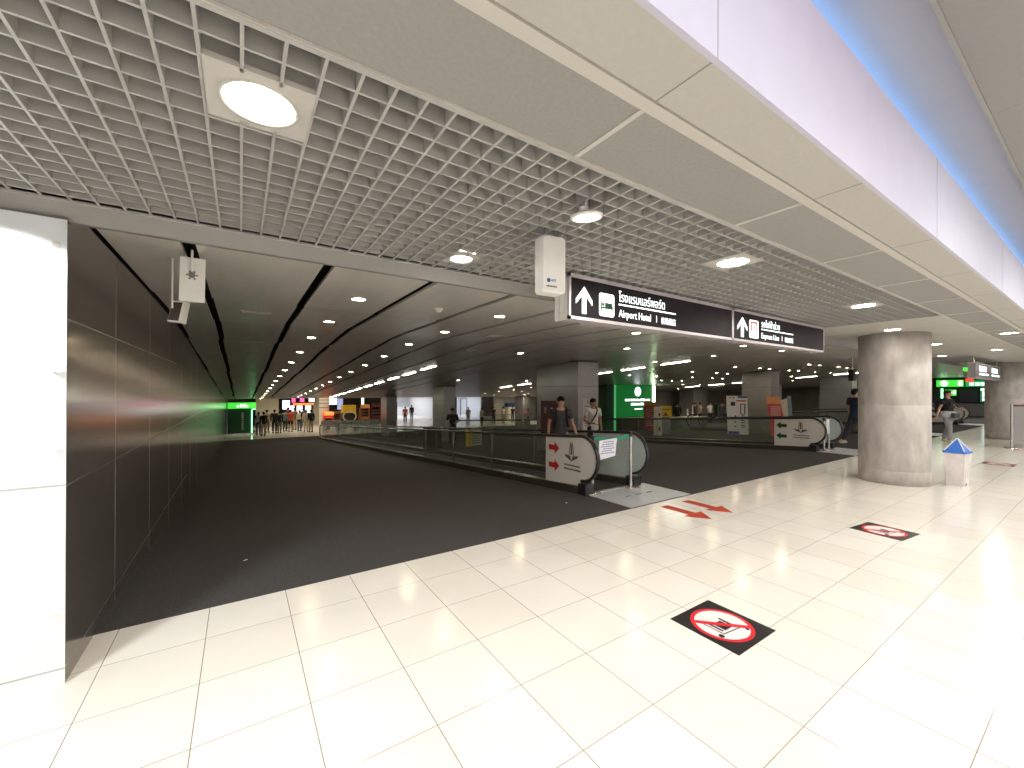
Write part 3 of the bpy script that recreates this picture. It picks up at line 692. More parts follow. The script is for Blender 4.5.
# ------------------------------------------------------------------ moving walkways
def emblem(par, X, y, z, s, m):
    """winged spire mark drawn on the plane x = X, facing -x; u runs to the viewer's right (-y)"""
    b = MB()
    def pl(pts): b.prism([(y-u*s, z+v*s) for u, v in pts], lambda p: (X, p[0], p[1]), lambda p: (X-0.002, p[0], p[1]))
    for sg in (-1, 1):
        pl([(sg*0.02,0.5),(sg*0.07,0.45),(sg*0.13,0.15),(sg*0.10,0.10)] if sg > 0 else [(sg*0.10,0.10),(sg*0.13,0.15),(sg*0.07,0.45),(sg*0.02,0.5)])
        pl([(sg*0.13,0.15),(sg*0.15,-0.05),(sg*0.11,-0.05),(sg*0.10,0.10)])
        pl([(sg*0.05,-0.08),(sg*0.40,-0.03),(sg*0.34,-0.13),(sg*0.08,-0.24)])
        pl([(sg*0.08,-0.20),(sg*0.03,-0.30),(0,-0.24),(sg*0.05,-0.14)])
    pl([(-0.03,0.40),(0.03,0.40),(0.05,0.0),(-0.05,0.0)])
    pl([(-0.06,0.03),(0.06,0.03),(0.06,-0.02),(-0.06,-0.02)])
    return b.build('emblem', m, par)

def walkway(x0, label, near=True, arrows='right', amat=None, yend=30.6):
    """x0: plane of the left balustrade; the belt runs down the slope in +y"""
    t = thing('moving_walkway', label, 'moving walkway', (x0, 4.5, 0))
    ox, oy = x0, 4.5
    W = 1.17
    YS = [5.2] + ys(6.2, min(29.4, yend-1), 12 if near else 5) + [yend]
    # belt and landing plate
    b = MB(); Yb = [4.78, 5.0] + YS
    vs = []
    for y in Yb: vs += [(0.10, y-oy, zf(y)+0.012), (W-0.10, y-oy, zf(y)+0.012), (0.10, y-oy, zf(y)-0.05), (W-0.10, y-oy, zf(y)-0.05)]
    fs = []
    for i in range(len(Yb)-1):
        a, c = 4*i, 4*i+4; fs += [(a, a+1, c+1, c), (a+2, c+2, c+3, a+3), (a, c, c+2, a+2), (a+1, a+3, c+3, c+1)]
    b.add(vs, fs); b.build('belt', M_BELT, t)
    b = MB(); b.box(0.0, W+0.25, 3.87-oy, 4.78-oy, 0.0, 0.008)
    lp = b.build('landing_plate', M_PLATE, t)
    b = MB(); b.box(0.10, W-0.10, 4.74-oy, 4.80-oy, 0.008, 0.018); 
    for k in range(3): b.box(0.4+k*0.25, 0.52+k*0.25, 4.30-oy, 4.325-oy, 0.0075, 0.0092)
    b.build('comb_strip', M_STEEL, lp)
    def nose(y, n=12):
        """centre line of the handrail loop: from under the nose, round the front, to the top"""
        cy, cz, r = 4.86, 0.56, 0.36
        return [(cy - r*math.sin(a)*1.0 if a < PI else cy, cz - r*math.cos(a)) for a in [PI*i/n for i in range(n+1)]]
    for side, X in ((0, 0.0), (1, W)):
        out = -1 if side == 0 else 1
        # plinth
        b = MB(); Yp = [4.86, 5.0] + YS; px0, px1 = (X-0.07, X+0.11) if side == 0 else (X-0.11, X+0.07)
        vs = []
        for y in Yp:
            h = zf(y)+0.125
            vs += [(px0, y-oy, zf(y)-0.02), (px1, y-oy, zf(y)-0.02), (px1, y-oy, h), (px0, y-oy, h)]
        fs = [(0,1,2,3), tuple(4*(len(Yp)-1)+k for k in (3,2,1,0))]
        for i in range(len(Yp)-1):
            for k in range(4): fs.append((4*i+k, 4*i+(k+1)%4, 4*i+4+(k+1)%4, 4*i+4+k))
        b.add(vs, fs); b.build('plinth', M_PLINTH, t)
        b = MB(); b.box(X-0.075, X+0.115 if side == 0 else X+0.075, 4.70-oy, 4.87-oy, 0.0, 0.17)
        if side == 1: b = MB(); b.box(X-0.115, X+0.075, 4.70-oy, 4.87-oy, 0.0, 0.17)
        b.build('plinth_cap', M_RUBBER, t)
        # handrail
        path = [(X, y-oy, z) for y, z in nose(0)] + [(X, y-oy, zf(y)+0.92) for y in YS] 
        path += [(X, yend+0.30-oy, zf(yend)+0.62), (X, yend+0.1-oy, zf(yend)+0.2)]
        b = MB(); b.tube(path, 0.038, 0.026, 10); b.build('handrail', M_RUBBER, t)
        # end panel and glass
        def plate(y0, y1, xa, xb, name, m, noseshape):
            pts = []
            if noseshape:
                pts += [(y, z) for y, z in nose(0)]
                yy = [q for q in (5.2, 5.5) if q < y1] + [y1]
                pts += [(y, zf(y)+0.90) for y in yy] + [(y1, zf(y1)+0.12), (4.9, 0.12)]
                c = (4.95, 0.5)
                bb = MB(); n = len(pts)
                vs = [(xa, y-oy, z) for y, z in pts]+[(xb, y-oy, z) for y, z in pts]+[(xa, c[0]-oy, c[1]), (xb, c[0]-oy, c[1])]
                fs = []
                for i in range(n):
                    j = (i+1) % n; fs += [(i, j, 2*n), (n+j, n+i, 2*n+1), (i, n+i, n+j, j)]
                bb.add(vs, fs)
            else:
                bb = MB()
                bb.hexa([(xa,y0-oy,zf(y0)+0.12),(xb,y0-oy,zf(y0)+0.12),(xb,y1-oy,zf(y1)+0.12),(xa,y1-oy,zf(y1)+0.12),(xa,y0-oy,zf(y0)+0.90),(xb,y0-oy,zf(y0)+0.90),(xb,y1-oy,zf(y1)+0.90),(xa,y1-oy,zf(y1)+0.90)])
            return bb.build(name, m, t)
        if side == 0:
            pan = plate(0, 5.78, X-0.012, X+0.006, 'end_panel', M_SIGNW, True)
            XP = X-0.0121
            sg = 1 if arrows == 'right' else -1
            for zz in (0.66, 0.355):
                b = MB(); yc = 5.57-oy
                pts = [(-0.12,0.045),(-0.12,-0.045),(0.04,-0.045),(0.04,0.045)]; hd = [(0.04,0.105),(0.04,-0.105),(0.16,0.0)]
                for P3 in (pts, hd): b.prism([(yc-sg*u, zz+v) for u, v in P3], lambda p: (XP, p[0], p[1]), lambda p: (XP-0.002, p[0], p[1]))
                b.build('arrow_marking', amat or M_RED, pan)
            emblem(pan, XP, 5.10-oy, 0.60, 0.42, M_INK)
            RM = Matrix(((0,0,-1,XP-0.001),(-1,0,0,5.30-oy),(0,1,0,0.385),(0,0,0,1)))
            b = MB(); random.seed(3)
            for rr in range(2):
                u = 0.0
                while u < 0.38:
                    w = random.uniform(0.012, 0.03); b.box(XP-0.002, XP, 5.28-oy-u-w, 5.28-oy-u, 0.40-rr*0.065, 0.422-rr*0.065+random.uniform(0,0.008)); u += w+0.006
            b.build('caption_marks', M_INK, pan)
        else:
            plate(0, 5.78, X-0.006, X+0.006, 'frosted_panel', M_FROST, True)
        yy = 5.79; segs = ys(5.79, yend, 13 if near else 5)
        for a, c in zip(segs[:-1], segs[1:]):
            plate(a+0.006, c-0.006, X-0.005, X+0.005, 'glass_panel', M_GLASS, False)
            b = MB(); b.hexa([(X-0.008,c-0.012-oy,zf(c)+0.12),(X+0.008,c-0.012-oy,zf(c)+0.12),(X+0.008,c+0.012-oy,zf(c)+0.12),(X-0.008,c+0.012-oy,zf(c)+0.12),(X-0.008,c-0.012-oy,zf(c)+0.90),(X+0.008,c-0.012-oy,zf(c)+0.90),(X+0.008,c+0.012-oy,zf(c)+0.90),(X-0.008,c+0.012-oy,zf(c)+0.90)])
            b.build('glass_post', M_STEEL, t)
    return t
walkway(4.60, 'nearest moving walkway with red arrows on its white end panel', True, 'right', M_RED)
walkway(13.22, 'second moving walkway with green arrows on its white end panel', False, 'left', M_DGREEN)
walkway(21.80, 'third moving walkway mostly hidden behind the near concrete column', False, 'left', M_STK, 14.0)
walkway(30.40, 'farthest moving walkway with dark arrows, behind the walking woman', False, 'left', M_STK, 14.0)

# stanchions and belts with notices
def stanchion(x, y, h, label, z=0.0):
    t = thing('stanchion', label, 'stanchion', (x, y, z))
    b = MB(); b.lathe([(0.145, 0.0), (0.145, 0.008), (0.10, 0.022), (0.03, 0.03)], n=32); b.build('base', M_STEEL, t)
    b = MB(); b.cyl((0,0,0.025), 0.026, 0.026, h-0.1, 16); b.build('post', M_STEEL, t)
    b = MB(); b.cyl((0,0,h-0.085), 0.034, 0.034, 0.085, 16); b.build('belt_head', M_RUBBER, t)
    return t
S1 = (4.73, 4.76); S2 = (5.58, 4.70)
stanchion(S1[0], S1[1], 0.92, 'chrome belt post at the rounded end of the near white panel', 0.008)
stanchion(S2[0], S2[1], 0.95, 'chrome belt post in front of the frosted glass of the near walkway', 0.008)
def belt(p, q, z, label):
    t = thing('barrier_belt', label, 'barrier belt', (p[0], p[1], z))
    d = Vector((q[0]-p[0], q[1]-p[1], 0)); n = Vector((-d.y, d.x, 0)).normalized()*0.0015
    b = MB(); N = 8; pts = []
    for i in range(N+1):
        u = 0.04+0.92*i/N; pts.append((d.x*u, d.y*u, -0.05*math.sin(PI*u)))
    for a, c in zip(pts[:-1], pts[1:]):
        A, Bv = Vector(a), Vector(c); up = Vector((0,0,0.05))
        b.hexa([A-n, A+n, Bv+n, Bv-n, A-n+up, A+n+up, Bv+n+up, Bv-n+up])
    b.build('webbing', M_TEAL, t)
    return t
belt(S1, S2, 0.87, 'teal retractable belt across the mouth of the near walkway')
t = thing('paper_notice', 'white paper notice hung on the teal belt of the near walkway', 'notice', (5.00, 4.70, 0.53), math.radians(-4)); t.scale = (0.88, 1, 0.86)
b = MB(); b.hexa([(-0.20,-0.002,0.0),(0.20,-0.004,0.06),(0.20,-0.002,0.06),(-0.20,0,0.0),(-0.20,-0.016,0.37),(0.235,-0.016,0.40),(0.235,-0.013,0.40),(-0.20,-0.013,0.37)]); b.build('sheet', M_PAPER, t)
b = MB(); random.seed(5)
for rr in range(6):
    zz = 0.33-rr*0.042; u = -0.10-0.03*(rr % 3)
    while u < 0.12+0.02*(rr % 2):
        w = random.uniform(0.02, 0.05); k = zz/0.38
        b.hexa([(u,-0.0045-0.012*k,zz+0.02*u),(u+w,-0.0045-0.012*k,zz+0.02*u),(u+w,-0.0025-0.012*k,zz+0.02*u),(u,-0.0025-0.012*k,zz+0.02*u),(u,-0.0045-0.012*k,zz+0.014+0.02*u),(u+w,-0.0045-0.012*k,zz+0.014+0.02*u),(u+w,-0.0025-0.012*k,zz+0.014+0.02*u),(u,-0.0025-0.012*k,zz+0.014+0.02*u)]); u += w+0.01
b.build('printed_lines', M_INKBLUE, t)
stanchion(13.42, 4.62, 0.92, 'chrome belt post at the white panel end of the second walkway', 0.008)
stanchion(14.05, 4.72, 0.95, 'chrome belt post inside the mouth of the second walkway', 0.008)
belt((13.42, 4.62), (14.05, 4.72), 0.87, 'dark green belt across the mouth of the second walkway')
b = MB(); b.box(-0.15, 0.15, -0.003, 0, 0, 0.40); tag(b.build('paper_notice', M_PAPER, loc=(13.75, 4.65, 0.47), rot=math.radians(9)), 'white paper notice hung on the belt of the second walkway', 'notice')

# ------------------------------------------------------------------ waste bin
t = thing('waste_bin', 'white square bin with a blue pyramid lid beside the near concrete column', 'bin', (10.57, 1.66, 0), math.radians(-8)); t.scale = (0.80, 0.80, 1.0)
b = MB(); a, c, h = 0.13, 0.165, 0.58; th = 0.012
b.hexa([(-a,-a,0),(a,-a,0),(a,a,0),(-a,a,0),(-c,-c,h),(c,-c,h),(c,c,h),(-c,c,h)])
for sx, sy in ((-1,-1),(1,-1),(1,1),(-1,1)): b.tube([(sx*a,sy*a,0.0),(sx*c,sy*c,h)], 0.008, n=6)
for k in (-0.05, 0.05): b.hexa([(k-0.004,-a-0.004,0.03),(k+0.004,-a-0.004,0.03),(k+0.004,-a,0.03),(k-0.004,-a,0.03),(k*1.2-0.004,-c-0.004,h-0.03),(k*1.2+0.004,-c-0.004,h-0.03),(k*1.2+0.004,-c,h-0.03),(k*1.2-0.004,-c,h-0.03)])
b.build('body', M_BINW, t)
b = MB(); e2 = 0.185; b.hexa([(-e2,-e2,h),(e2,-e2,h),(e2,e2,h),(-e2,e2,h),(-e2,-e2,h+0.03),(e2,-e2,h+0.03),(e2,e2,h+0.03),(-e2,e2,h+0.03)])
e3 = 0.16; b.hexa([(-e3,-e3,h+0.03),(e3,-e3,h+0.03),(e3,e3,h+0.03),(-e3,e3,h+0.03),(-0.012,-0.012,h+0.24),(0.012,-0.012,h+0.24),(0.012,0.012,h+0.24),(-0.012,0.012,h+0.24)])
lid = b.build('lid', M_BLUE, t)
b = MB()
for sx, sy in ((-1,-1),(1,-1),(1,1),(-1,1)): b.tube([(sx*e3,sy*e3,h+0.035),(sx*0.01,sy*0.01,h+0.245)], 0.009, n=6)
b.build('ridge_edging', M_WPLAST, lid)
b = MB(); b.add([(-0.06,-a-0.014,0.02),(-0.02,-a-0.016,0.015),(0.0,-a-0.02,0.06),(-0.04,-a-0.02,0.07)], [(0,1,2,3)]); b.build('dirt_stain', M_INK, t)

# barrier frame at the right edge
t = thing('crowd_barrier', 'steel barrier frame with a brown top rail near the right edge', 'barrier', (18.85, 1.86, 0))
b = MB(); b.cyl((0,0,0), 0.03, 0.03, 1.3, 14); b.cyl((1.8,-0.8,0), 0.03, 0.03, 1.3, 14); b.build('post', M_STEEL, t)
b = MB(); b.cyl((0,0,0), 0.16, 0.14, 0.02, 20); b.cyl((1.8,-0.8,0), 0.16, 0.14, 0.02, 20); b.build('foot', M_STEEL, t)
b = MB(); b.tube([(0,0,1.26),(1.8,-0.8,1.26)], 0.03); b.build('top_rail', M_DRED, t)
b = MB(); b.hexa([(0.05,-0.03,0.15),(1.75,-0.79,0.15),(1.75,-0.77,0.15),(0.05,-0.01,0.15),(0.05,-0.03,1.22),(1.75,-0.79,1.22),(1.75,-0.77,1.22),(0.05,-0.01,1.22)]); b.build('infill_panel', M_CLAD, t)

# right-hand overhead sign on grey
t = thing('overhead_sign', 'grey overhead sign with two lit white captions in front of the far concrete column', 'sign', (17.6, 2.4, 2.07))
b = MB(); b.box(0, 4.3, 0, 0.15, 0, 0.42); b.build('light_box', M_CLAD, t)
b = MB(); b.box(-0.02, 4.32, -0.01, 0.16, -0.02, 0.0); b.box(-0.02, 4.32, -0.01, 0.16, 0.42, 0.44); b.build('frame', M_SFRAME, t)
for x0 in (0.6, 2.6):
    b = MB(); random.seed(int(x0))
    for rr, (hh, zz) in enumerate(((0.17, 0.2), (0.06, 0.09))):
        u = 0
        while u < (1.0 if rr == 0 else 1.3):
            w = random.uniform(0.07, 0.16); b.box(x0+u, x0+u+w, -0.006, 0.0, zz, zz+hh*random.uniform(0.8, 1.0)); u += w+0.03
    b.build('lit_caption', M_SLIT, t)
for x0 in (0.2, 4.1):
    b = MB(); b.cyl((x0, 0.07, 0.43), 0.02, 0.02, 0.21, 10); b.build('hanger_rod', M_STEEL, t)

# ------------------------------------------------------------------ green shop block in the middle
t = thing('green_shop', 'bright green shop front with a round white logo, right of the big column', 'shop', (18.4, 17.2, 0))
zb = zf(17.2)-0.05; zt = zc(17.2)
b = MB(); b.box(0.0, 4.5, 0.12, 2.8, zb, zt-0.02); b.build('body', M_GREEND, t)
b = MB(); b.box(0.72, 4.15, 0.06, 0.12, 0.03, zt-0.03); fac = b.build('sign_face', M_GREEN, t)
b = MB(); b.cyl((2.75, 0.05, 1.62), 0.30, 0.30, 0.01, 28, axis='y'); b.build('logo_disc', M_LITW, fac)
b = MB(); random.seed(11)
for zz, x0, x1, hh in ((1.02, 1.55, 3.9, 0.16), (0.74, 2.1, 3.4, 0.17), (0.47, 2.45, 3.05, 0.10)):
    u = x0
    while u < x1:
        w = random.uniform(0.10, 0.2); b.box(u, u+w, 0.05, 0.06, zz, zz+hh*random.uniform(0.75, 1)); u += w+0.04
b.build('caption_marks', M_LITW, fac)
b = MB(); b.box(0.62, 0.70, 0.02, 0.12, zb, zt-0.03); b.build('corner_post', mat('post_green_lit', (0.1, 0.5, 0.2), 0.4, emit=0.35, emit_col=(0.2, 0.9, 0.35)), t)
b = MB(); b.box(0.75, 4.1, -0.25, 0.06, zb, -0.03); ct = b.build('counter', M_BROWN, t)
b = MB(); b.box(0.72, 4.14, -0.28, 0.07, -0.03, 0.0); b.build('counter_top', M_CREAM, ct)
b = MB(); b.box(4.28, 4.40, 0.0, 0.10, 0.75, zt-0.06); b.build('light_strip', M_TUBEG, t)

# green illuminated stall at the end of the left wall
t = thing('green_stall', 'dark green stall with a lime lit header at the end of the left wall', 'shop', (-0.74, 36.2, -1.65))
b = MB(); b.box(0, 1.45, 0.1, 2.2, 0, 2.3); b.build('body', M_GREEND, t)
b = MB(); b.box(0, 1.75, 0.0, 0.1, 1.92, 2.36); hd = b.build('header', M_LIME, t)
b = MB()
for u in (0.55, 0.75, 0.95, 1.12): b.box(u, u+0.14, -0.01, 0, 2.02, 2.16+0.08*(u > 0.6 and u < 1.1))
b.build('lit_caption', M_LITW, hd)
b = MB(); b.tube([(1.72,0.04,1.88),(1.52,0.04,1.86),(1.49,0.04,1.80),(1.49,0.04,0.12)], 0.035, n=8); b.build('neon_strip', M_NEON, t)
b = MB(); random.seed(4)
for k in range(9): b.box(0.85, 0.97, 0.085, 0.1, 0.35+k*0.145, 0.35+k*0.145+random.uniform(0.07, 0.11))
b.build('vertical_lettering', M_CREAM, t)
b = MB(); b.box(-0.02, 1.9, -0.1, 2.2, -0.02, 0.1); b.build('plinth', M_STEEL, t)

# ------------------------------------------------------------------ shops on the far landing
def lit_panel(x, y, z0, z1, w, m, label, name='menu_screen'):
    t = thing(name, label, 'screen', (x, y, 0))
    b = MB(); b.box(-w/2-0.04, w/2+0.04, 0.02, 0.12, z0-0.04, z1+0.04); b.build('casing', M_BROWN, t)
    b = MB(); b.box(-w/2, w/2, 0, 0.02, z0, z1); b.build('screen', m, t)
bx = bearing_x
lit_panel(bx(286,44), 44.0, -0.17, 0.68, 0.60, M_LITW, 'leftmost bright white menu screen above the far crowd')
lit_panel(bx(291.8,43.6), 43.6, -0.35, 0.18, 0.40, M_LITW, 'second white menu screen, set lower above the far crowd')
lit_panel(bx(299.5,43.2), 43.2, -0.5, 0.18, 0.48, M_LITW, 'third white menu screen under the orange strip sign')
lit_panel(bx(308,43.2), 43.2, -0.5, 0.18, 0.48, M_LITW, 'rightmost white menu screen under the orange strip sign')
lit_panel(bx(303.5,43.0), 43.0, 0.24, 0.42, 1.75, M_LITO, 'long orange lit strip sign over the menu screens', 'strip_sign')
lit_panel(bx(293.5,43.0), 43.0, 0.50, 0.90, 0.30, M_LITP, 'left pink lit sign hanging over the far crowd', 'pink_sign')
lit_panel(bx(302,43.0), 43.0, 0.54, 0.90, 0.36, M_LITP, 'right pink lit sign hanging over the far crowd', 'pink_sign')
lit_panel(bx(311.5,43.0), 43.0, 0.54, 0.90, 0.48, M_LITW, 'white and orange lit logo panel right of the pink signs', 'logo_sign')
b = MB(); b.box(1.2, 3.0, 43.6, 45.5, -1.65, 1.0); b.box(5.9, 6.6, 43.4, 45.5, -1.65, 1.0); b.box(3.0, 5.9, 44.2, 44.8, -1.65, -0.75)
tag(b.build('food_counter', M_CREAM), 'cream food counter and walls behind the far crowd', 'counter')
t = thing('banded_pillar', 'round banded pale pillar to the right of the far crowd', 'pillar', (bx(324, 38.6), 38.6, -1.65))
b = MB(); b.cyl((0,0,0), 0.40, 0.40, 2.7, 32); b.build('shaft', M_CREAM, t)
b = MB()
for z in (1.75, 2.1, 2.4): b.cyl((0,0,z), 0.405, 0.405, 0.12, 32)
b.build('band', M_CLAD, t)
def kiosk(x, y, w, d, h, m, label, sign=None, name='kiosk'):
    t = thing(name, label, 'kiosk', (x, y, -1.65))
    b = MB(); b.box(-w/2, w/2, 0, d, 0, h*0.42); b.build('counter', m, t)
    b = MB(); b.box(-w/2, -w/2+0.08, 0.02, d, h*0.42, h); b.box(w/2-0.08, w/2, 0.02, d, h*0.42, h); b.box(-w/2, w/2, d-0.06, d, h*0.42, h); b.build('frame', m, t)
    b = MB(); b.box(-w/2, w/2, -0.02, d, h*0.82, h); b.build('header', sign or m, t)
    for k in range(2):
        b = MB(); b.box(-w/2+0.08, w/2-0.08, 0.1, d-0.06, h*(0.52+0.14*k), h*(0.53+0.14*k)); b.build('shelf', M_CREAM, t)
kiosk(bx(329, 37.0), 37.0, 0.75, 0.8, 1.45, M_CORAL, 'small red stall right of the banded pillar', M_LITO)
kiosk(bx(337.3, 41.0), 41.0, 0.8, 0.8, 1.3, M_WOOD, 'low wooden stall between the red stall and the yellow stall')
t = thing('yellow_stall', 'yellow topped stall with a cream ring front', 'kiosk', (bx(349.5, 38.6), 38.6, -1.65))
b = MB(); b.box(-0.65, 0.65, 0.05, 0.9, 0, 1.1); b.build('counter', M_BROWN, t)
b = MB(); b.box(-0.55, 0.55, 0.0, 0.9, 1.25, 1.95); b.build('canopy', M_YEL, t)
b = MB(); n = 24; b.tube([(0.55*math.cos(2*PI*i/n), -0.02, 0.95+0.42*math.sin(2*PI*i/n)) for i in range(n+1)], 0.06, n=6); b.build('ring', M_CREAM, t)
for s in (-0.6, 0.6):
    b = MB(); b.cyl((s, 0.4, 1.1), 0.03, 0.03, 0.2, 8); b.build('canopy_post', M_STEEL, t)
kiosk(bx(365, 40.0), 40.0, 0.85, 0.8, 1.95, M_WOOD, 'tall wooden shelf stall between the yellow stall and the dark red stall', M_ORANGE)
kiosk(bx(376, 41.0), 41.0, 0.9, 0.8, 2.0, M_DRED, 'dark red stall just left of the third grey column')
lit_panel(bx(332.5, 41.5), 41.5, 0.30, 0.92, 0.75, M_LITW, 'bluish white lit box sign above the red stall', 'light_box_sign')
lit_panel(bx(340, 41.8), 41.8, -0.2, 0.85, 0.5, mat('lit_pale_blue', (0.4,0.5,0.8), 0.4, emit=0.6, emit_col=(0.5,0.6,1.0)), 'pale blue upright poster above the low wooden stall', 'wall_poster')
lit_panel(bx(362.5, 43.0), 43.0, 0.2, 0.95, 0.25, M_LITW, 'narrow white lit strip above the tall wooden stall', 'light_box_sign')
# barrier glass row in front of the stalls
t = thing('glass_railing', 'low glass railing in front of the far stalls', 'railing', (5.0, 33.0, -1.65))
for k in range(6):
    b = MB(); b.box(k*0.72, k*0.72+0.68, 0, 0.012, 0.08, 0.95); b.build('pane', M_FROST, t)
b = MB(); b.tube([(0,0.006,0.98),(4.3,0.006,0.98)], 0.025, n=8); b.build('rail', M_STEEL, t)

# things in the bright lobbies
lit_panel(bx(425, 54.5), 54.5, -0.45, 0.3, 0.55, mat('lit_blue', (0.1,0.25,0.8), 0.4, emit=1.2, emit_col=(0.12,0.32,1.0)), 'blue square sign in the bright lobby opening', 'blue_sign')
b = MB(); b.box(15.9, 19.0, 53.0, 53.2, -1.65, -0.55); tag(b.build('lobby_counter', M_WHITE), 'pale counter at the back of the bright lobby opening', 'counter')
for k, (x, l) in enumerate(((22.6, 'left dark door frame in the bluish opening'), (24.9, 'right dark door frame in the bluish opening'))):
    b = MB(); b.box(x-0.5, x-0.42, 49, 49.1, -1.65, 0.6); b.box(x+0.42, x+0.5, 49, 49.1, -1.65, 0.6); b.box(x-0.5, x+0.5, 49, 49.1, 0.52, 0.6)
    tag(b.build('door_frame', M_CLADSEAM), l, 'door frame')
b = MB(); b.box(13.85, 13.95, 45.85, 46, -1.65, 1.06); b.box(13.95, 14.9, 45.9, 46, -1.65, 0.3); tag(b.build('dark_cabinet', M_BLACK), 'black cabinet at the left of the bright lobby opening', 'cabinet')
t = thing('ticket_booth', 'booth with a navy top band among people at the beige wall', 'booth', (25.6, 37.3, -1.65))
b = MB(); b.box(-1.2, 1.2, 0, 0.6, 0, 1.55); b.build('body', M_CREAM, t)
b = MB(); b.box(-1.3, 1.3, -0.05, 0.65, 1.55, 1.95); b.build('top_band', M_NAVY, t)

# ------------------------------------------------------------------ objects beyond the near walkway
t = thing('dark_cabinet', 'dark brown metal cabinet seen through the walkway glass beside the man in black', 'cabinet', (6.50, 15.3, zf(15.3)))
b = MB(); b.box(-0.30, 0.30, 0, 0.5, 0.02, 0.86); b.build('body', M_BROWN, t)
b = MB(); b.box(-0.31, 0.31, -0.01, 0.51, 0.86, 0.88); b.build('top', M_CLADSEAM, t)
b = MB(); b.box(-0.28, -0.005, -0.012, 0, 0.05, 0.83); b.build('door', M_BROWN, t)
b = MB(); b.box(0.005, 0.28, -0.012, 0, 0.05, 0.83); b.build('door', M_BROWN, t)
# yellow information stand
t = thing('information_stand', 'yellow information stand with a lined board right of the man in black', 'stand', (8.05, 15.2, zf(15.2)))
b = MB(); b.box(-0.16, 0.02, -0.02, 0.14, 0, 0.75); b.build('pillar', M_YEL, t)
b = MB(); b.box(0.03, 0.52, -0.03, 0.0, 0.03, 0.72); bd = b.build('board', M_CREAM, t)
b = MB()
for k in range(6): b.box(0.07, 0.48-0.05*(k % 2), -0.034, -0.03, 0.12+k*0.095, 0.15+k*0.095)
b.build('printed_lines', M_INK, bd)
b = MB(); b.box(-0.16, 0.52, -0.04, 0.16, 0.75, 0.79); b.build('top_bar', M_YEL, t)
# dark red panel by the big column and paper notice on it
t = thing('red_cabinet', 'dark red fire cabinet on the shaded side of the big column', 'cabinet', (8.66, 10.9, zf(10.9)))
b = MB(); b.box(0, 0.055, -0.62, 0.3, 0.55, 1.72); b.build('body', M_DRED, t)
for q in (-0.35, -0.02):
    b = MB(); b.box(-0.004, 0, q, q+0.12, 1.3, 1.5); b.build('label_plate', M_CLAD, t)
t = thing('wall_notice', 'pale paper notice on the lit face of the big column', 'notice', (9.10, 9.395, 0))
b = MB(); b.box(-0.19, 0.21, -0.006, 0, 0.42, 1.42); b.build('sheet', M_SIGNW, t)
b = MB(); random.seed(9)
for k in range(9):
    zz = 1.16-k*0.075; b.box(-0.12, 0.05+0.1*random.random(), -0.008, -0.006, zz, zz+0.02)
b.box(0.0, 0.02, -0.008, -0.006, 1.25, 1.37); b.build('printed_lines', M_INK, t)
for k, (u, zz, l) in enumerate(((0.1, -0.2, 'left poster on the spotlit column'), (0.42, 0.0, 'upper right poster on the spotlit column'), (0.42, -0.75, 'lower right poster on the spotlit column'))):
    b = MB(); b.box(20.5+u, 20.5+u+0.2, 28.985, 28.99, zz-0.15, zz+0.15); tag(b.build('poster', [M_INK, M_CORAL][k == 0]), l, 'poster')

# banners, stands and counter beyond the second walkway
def on(y): return zf(y)
t = thing('roll_up_banner', 'tall red roll-up banner in front of the green shop', 'banner', (19.45, 15.0, on(15)), math.radians(-88))
b = MB(); b.box(-0.42, 0.42, -0.01, 0.01, 0.08, 1.72); pn = b.build('sheet', M_CORAL, t)
b = MB(); b.box(-0.42, 0.42, -0.014, -0.01, 1.5, 1.72); b.build('top_band', M_ORANGE, pn)
b = MB(); random.seed(2)
for k in range(11): b.box(-0.28, 0.1+0.18*random.random(), -0.013, -0.01, 0.35+k*0.1, 0.385+k*0.1)
b.build('printed_lines', M_CREAM, pn)
b = MB(); b.box(-0.44, 0.44, -0.1, 0.1, 0, 0.08); b.build('base', M_STEEL, t)
t = thing('literature_stand', 'pale upright stand right of the red banner', 'stand', (16.85, 12.55, on(12.55)), math.radians(-45))
b = MB(); b.box(-0.19, 0.19, -0.06, 0.06, 0.03, 1.42); b.build('panel', M_CREAM, t)
b = MB(); b.box(-0.21, 0.21, -0.12, 0.12, 0, 0.03); b.build('base', M_STEEL, t)
b = MB(); b.box(0.02, 0.1, -0.064, -0.06, 0.95, 1.1); b.box(0.02, 0.1, -0.064, -0.06, 0.25, 0.42); b.build('printed_mark', M_INK, t)
t = thing('yellow_sign_post', 'yellow square sign on a dark pedestal beside the pale stand', 'sign', (18.35, 13.2, on(13.2)), math.radians(-50))
b = MB(); b.box(-0.24, 0.24, -0.16, 0.16, 0, 0.82); b.build('pedestal', M_CLAD, t)
b = MB(); b.box(-0.29, 0.29, -0.02, 0.02, 0.84, 1.45); sg = b.build('board', M_YEL, t)
b = MB(); b.prism([(-0.13,0.92),(0.13,0.92),(0,1.14)], lambda p: (p[0],-0.022,p[1]), lambda p: (p[0],-0.025,p[1])); b.box(-0.2, 0.2, -0.025, -0.02, 1.24, 1.30); b.build('symbol', M_INK, sg)
b = MB(); b.box(-0.2, 0.2, -0.03, 0.03, 0.80, 0.86); b.build('bracket', M_STK, t)
t = thing('service_counter', 'long grey counter with pale top behind the yellow sign', 'counter', (24.1, 16.0, on(15.6)), math.radians(-5))
b = MB(); b.box(-0.8, 1.8, -0.4, 0.4, -0.05, 0.62); b.build('body', M_CLAD, t)
b = MB(); b.box(-0.9, 1.9, -0.48, 0.48, 0.62, 0.67); b.build('top', M_CREAM, t)
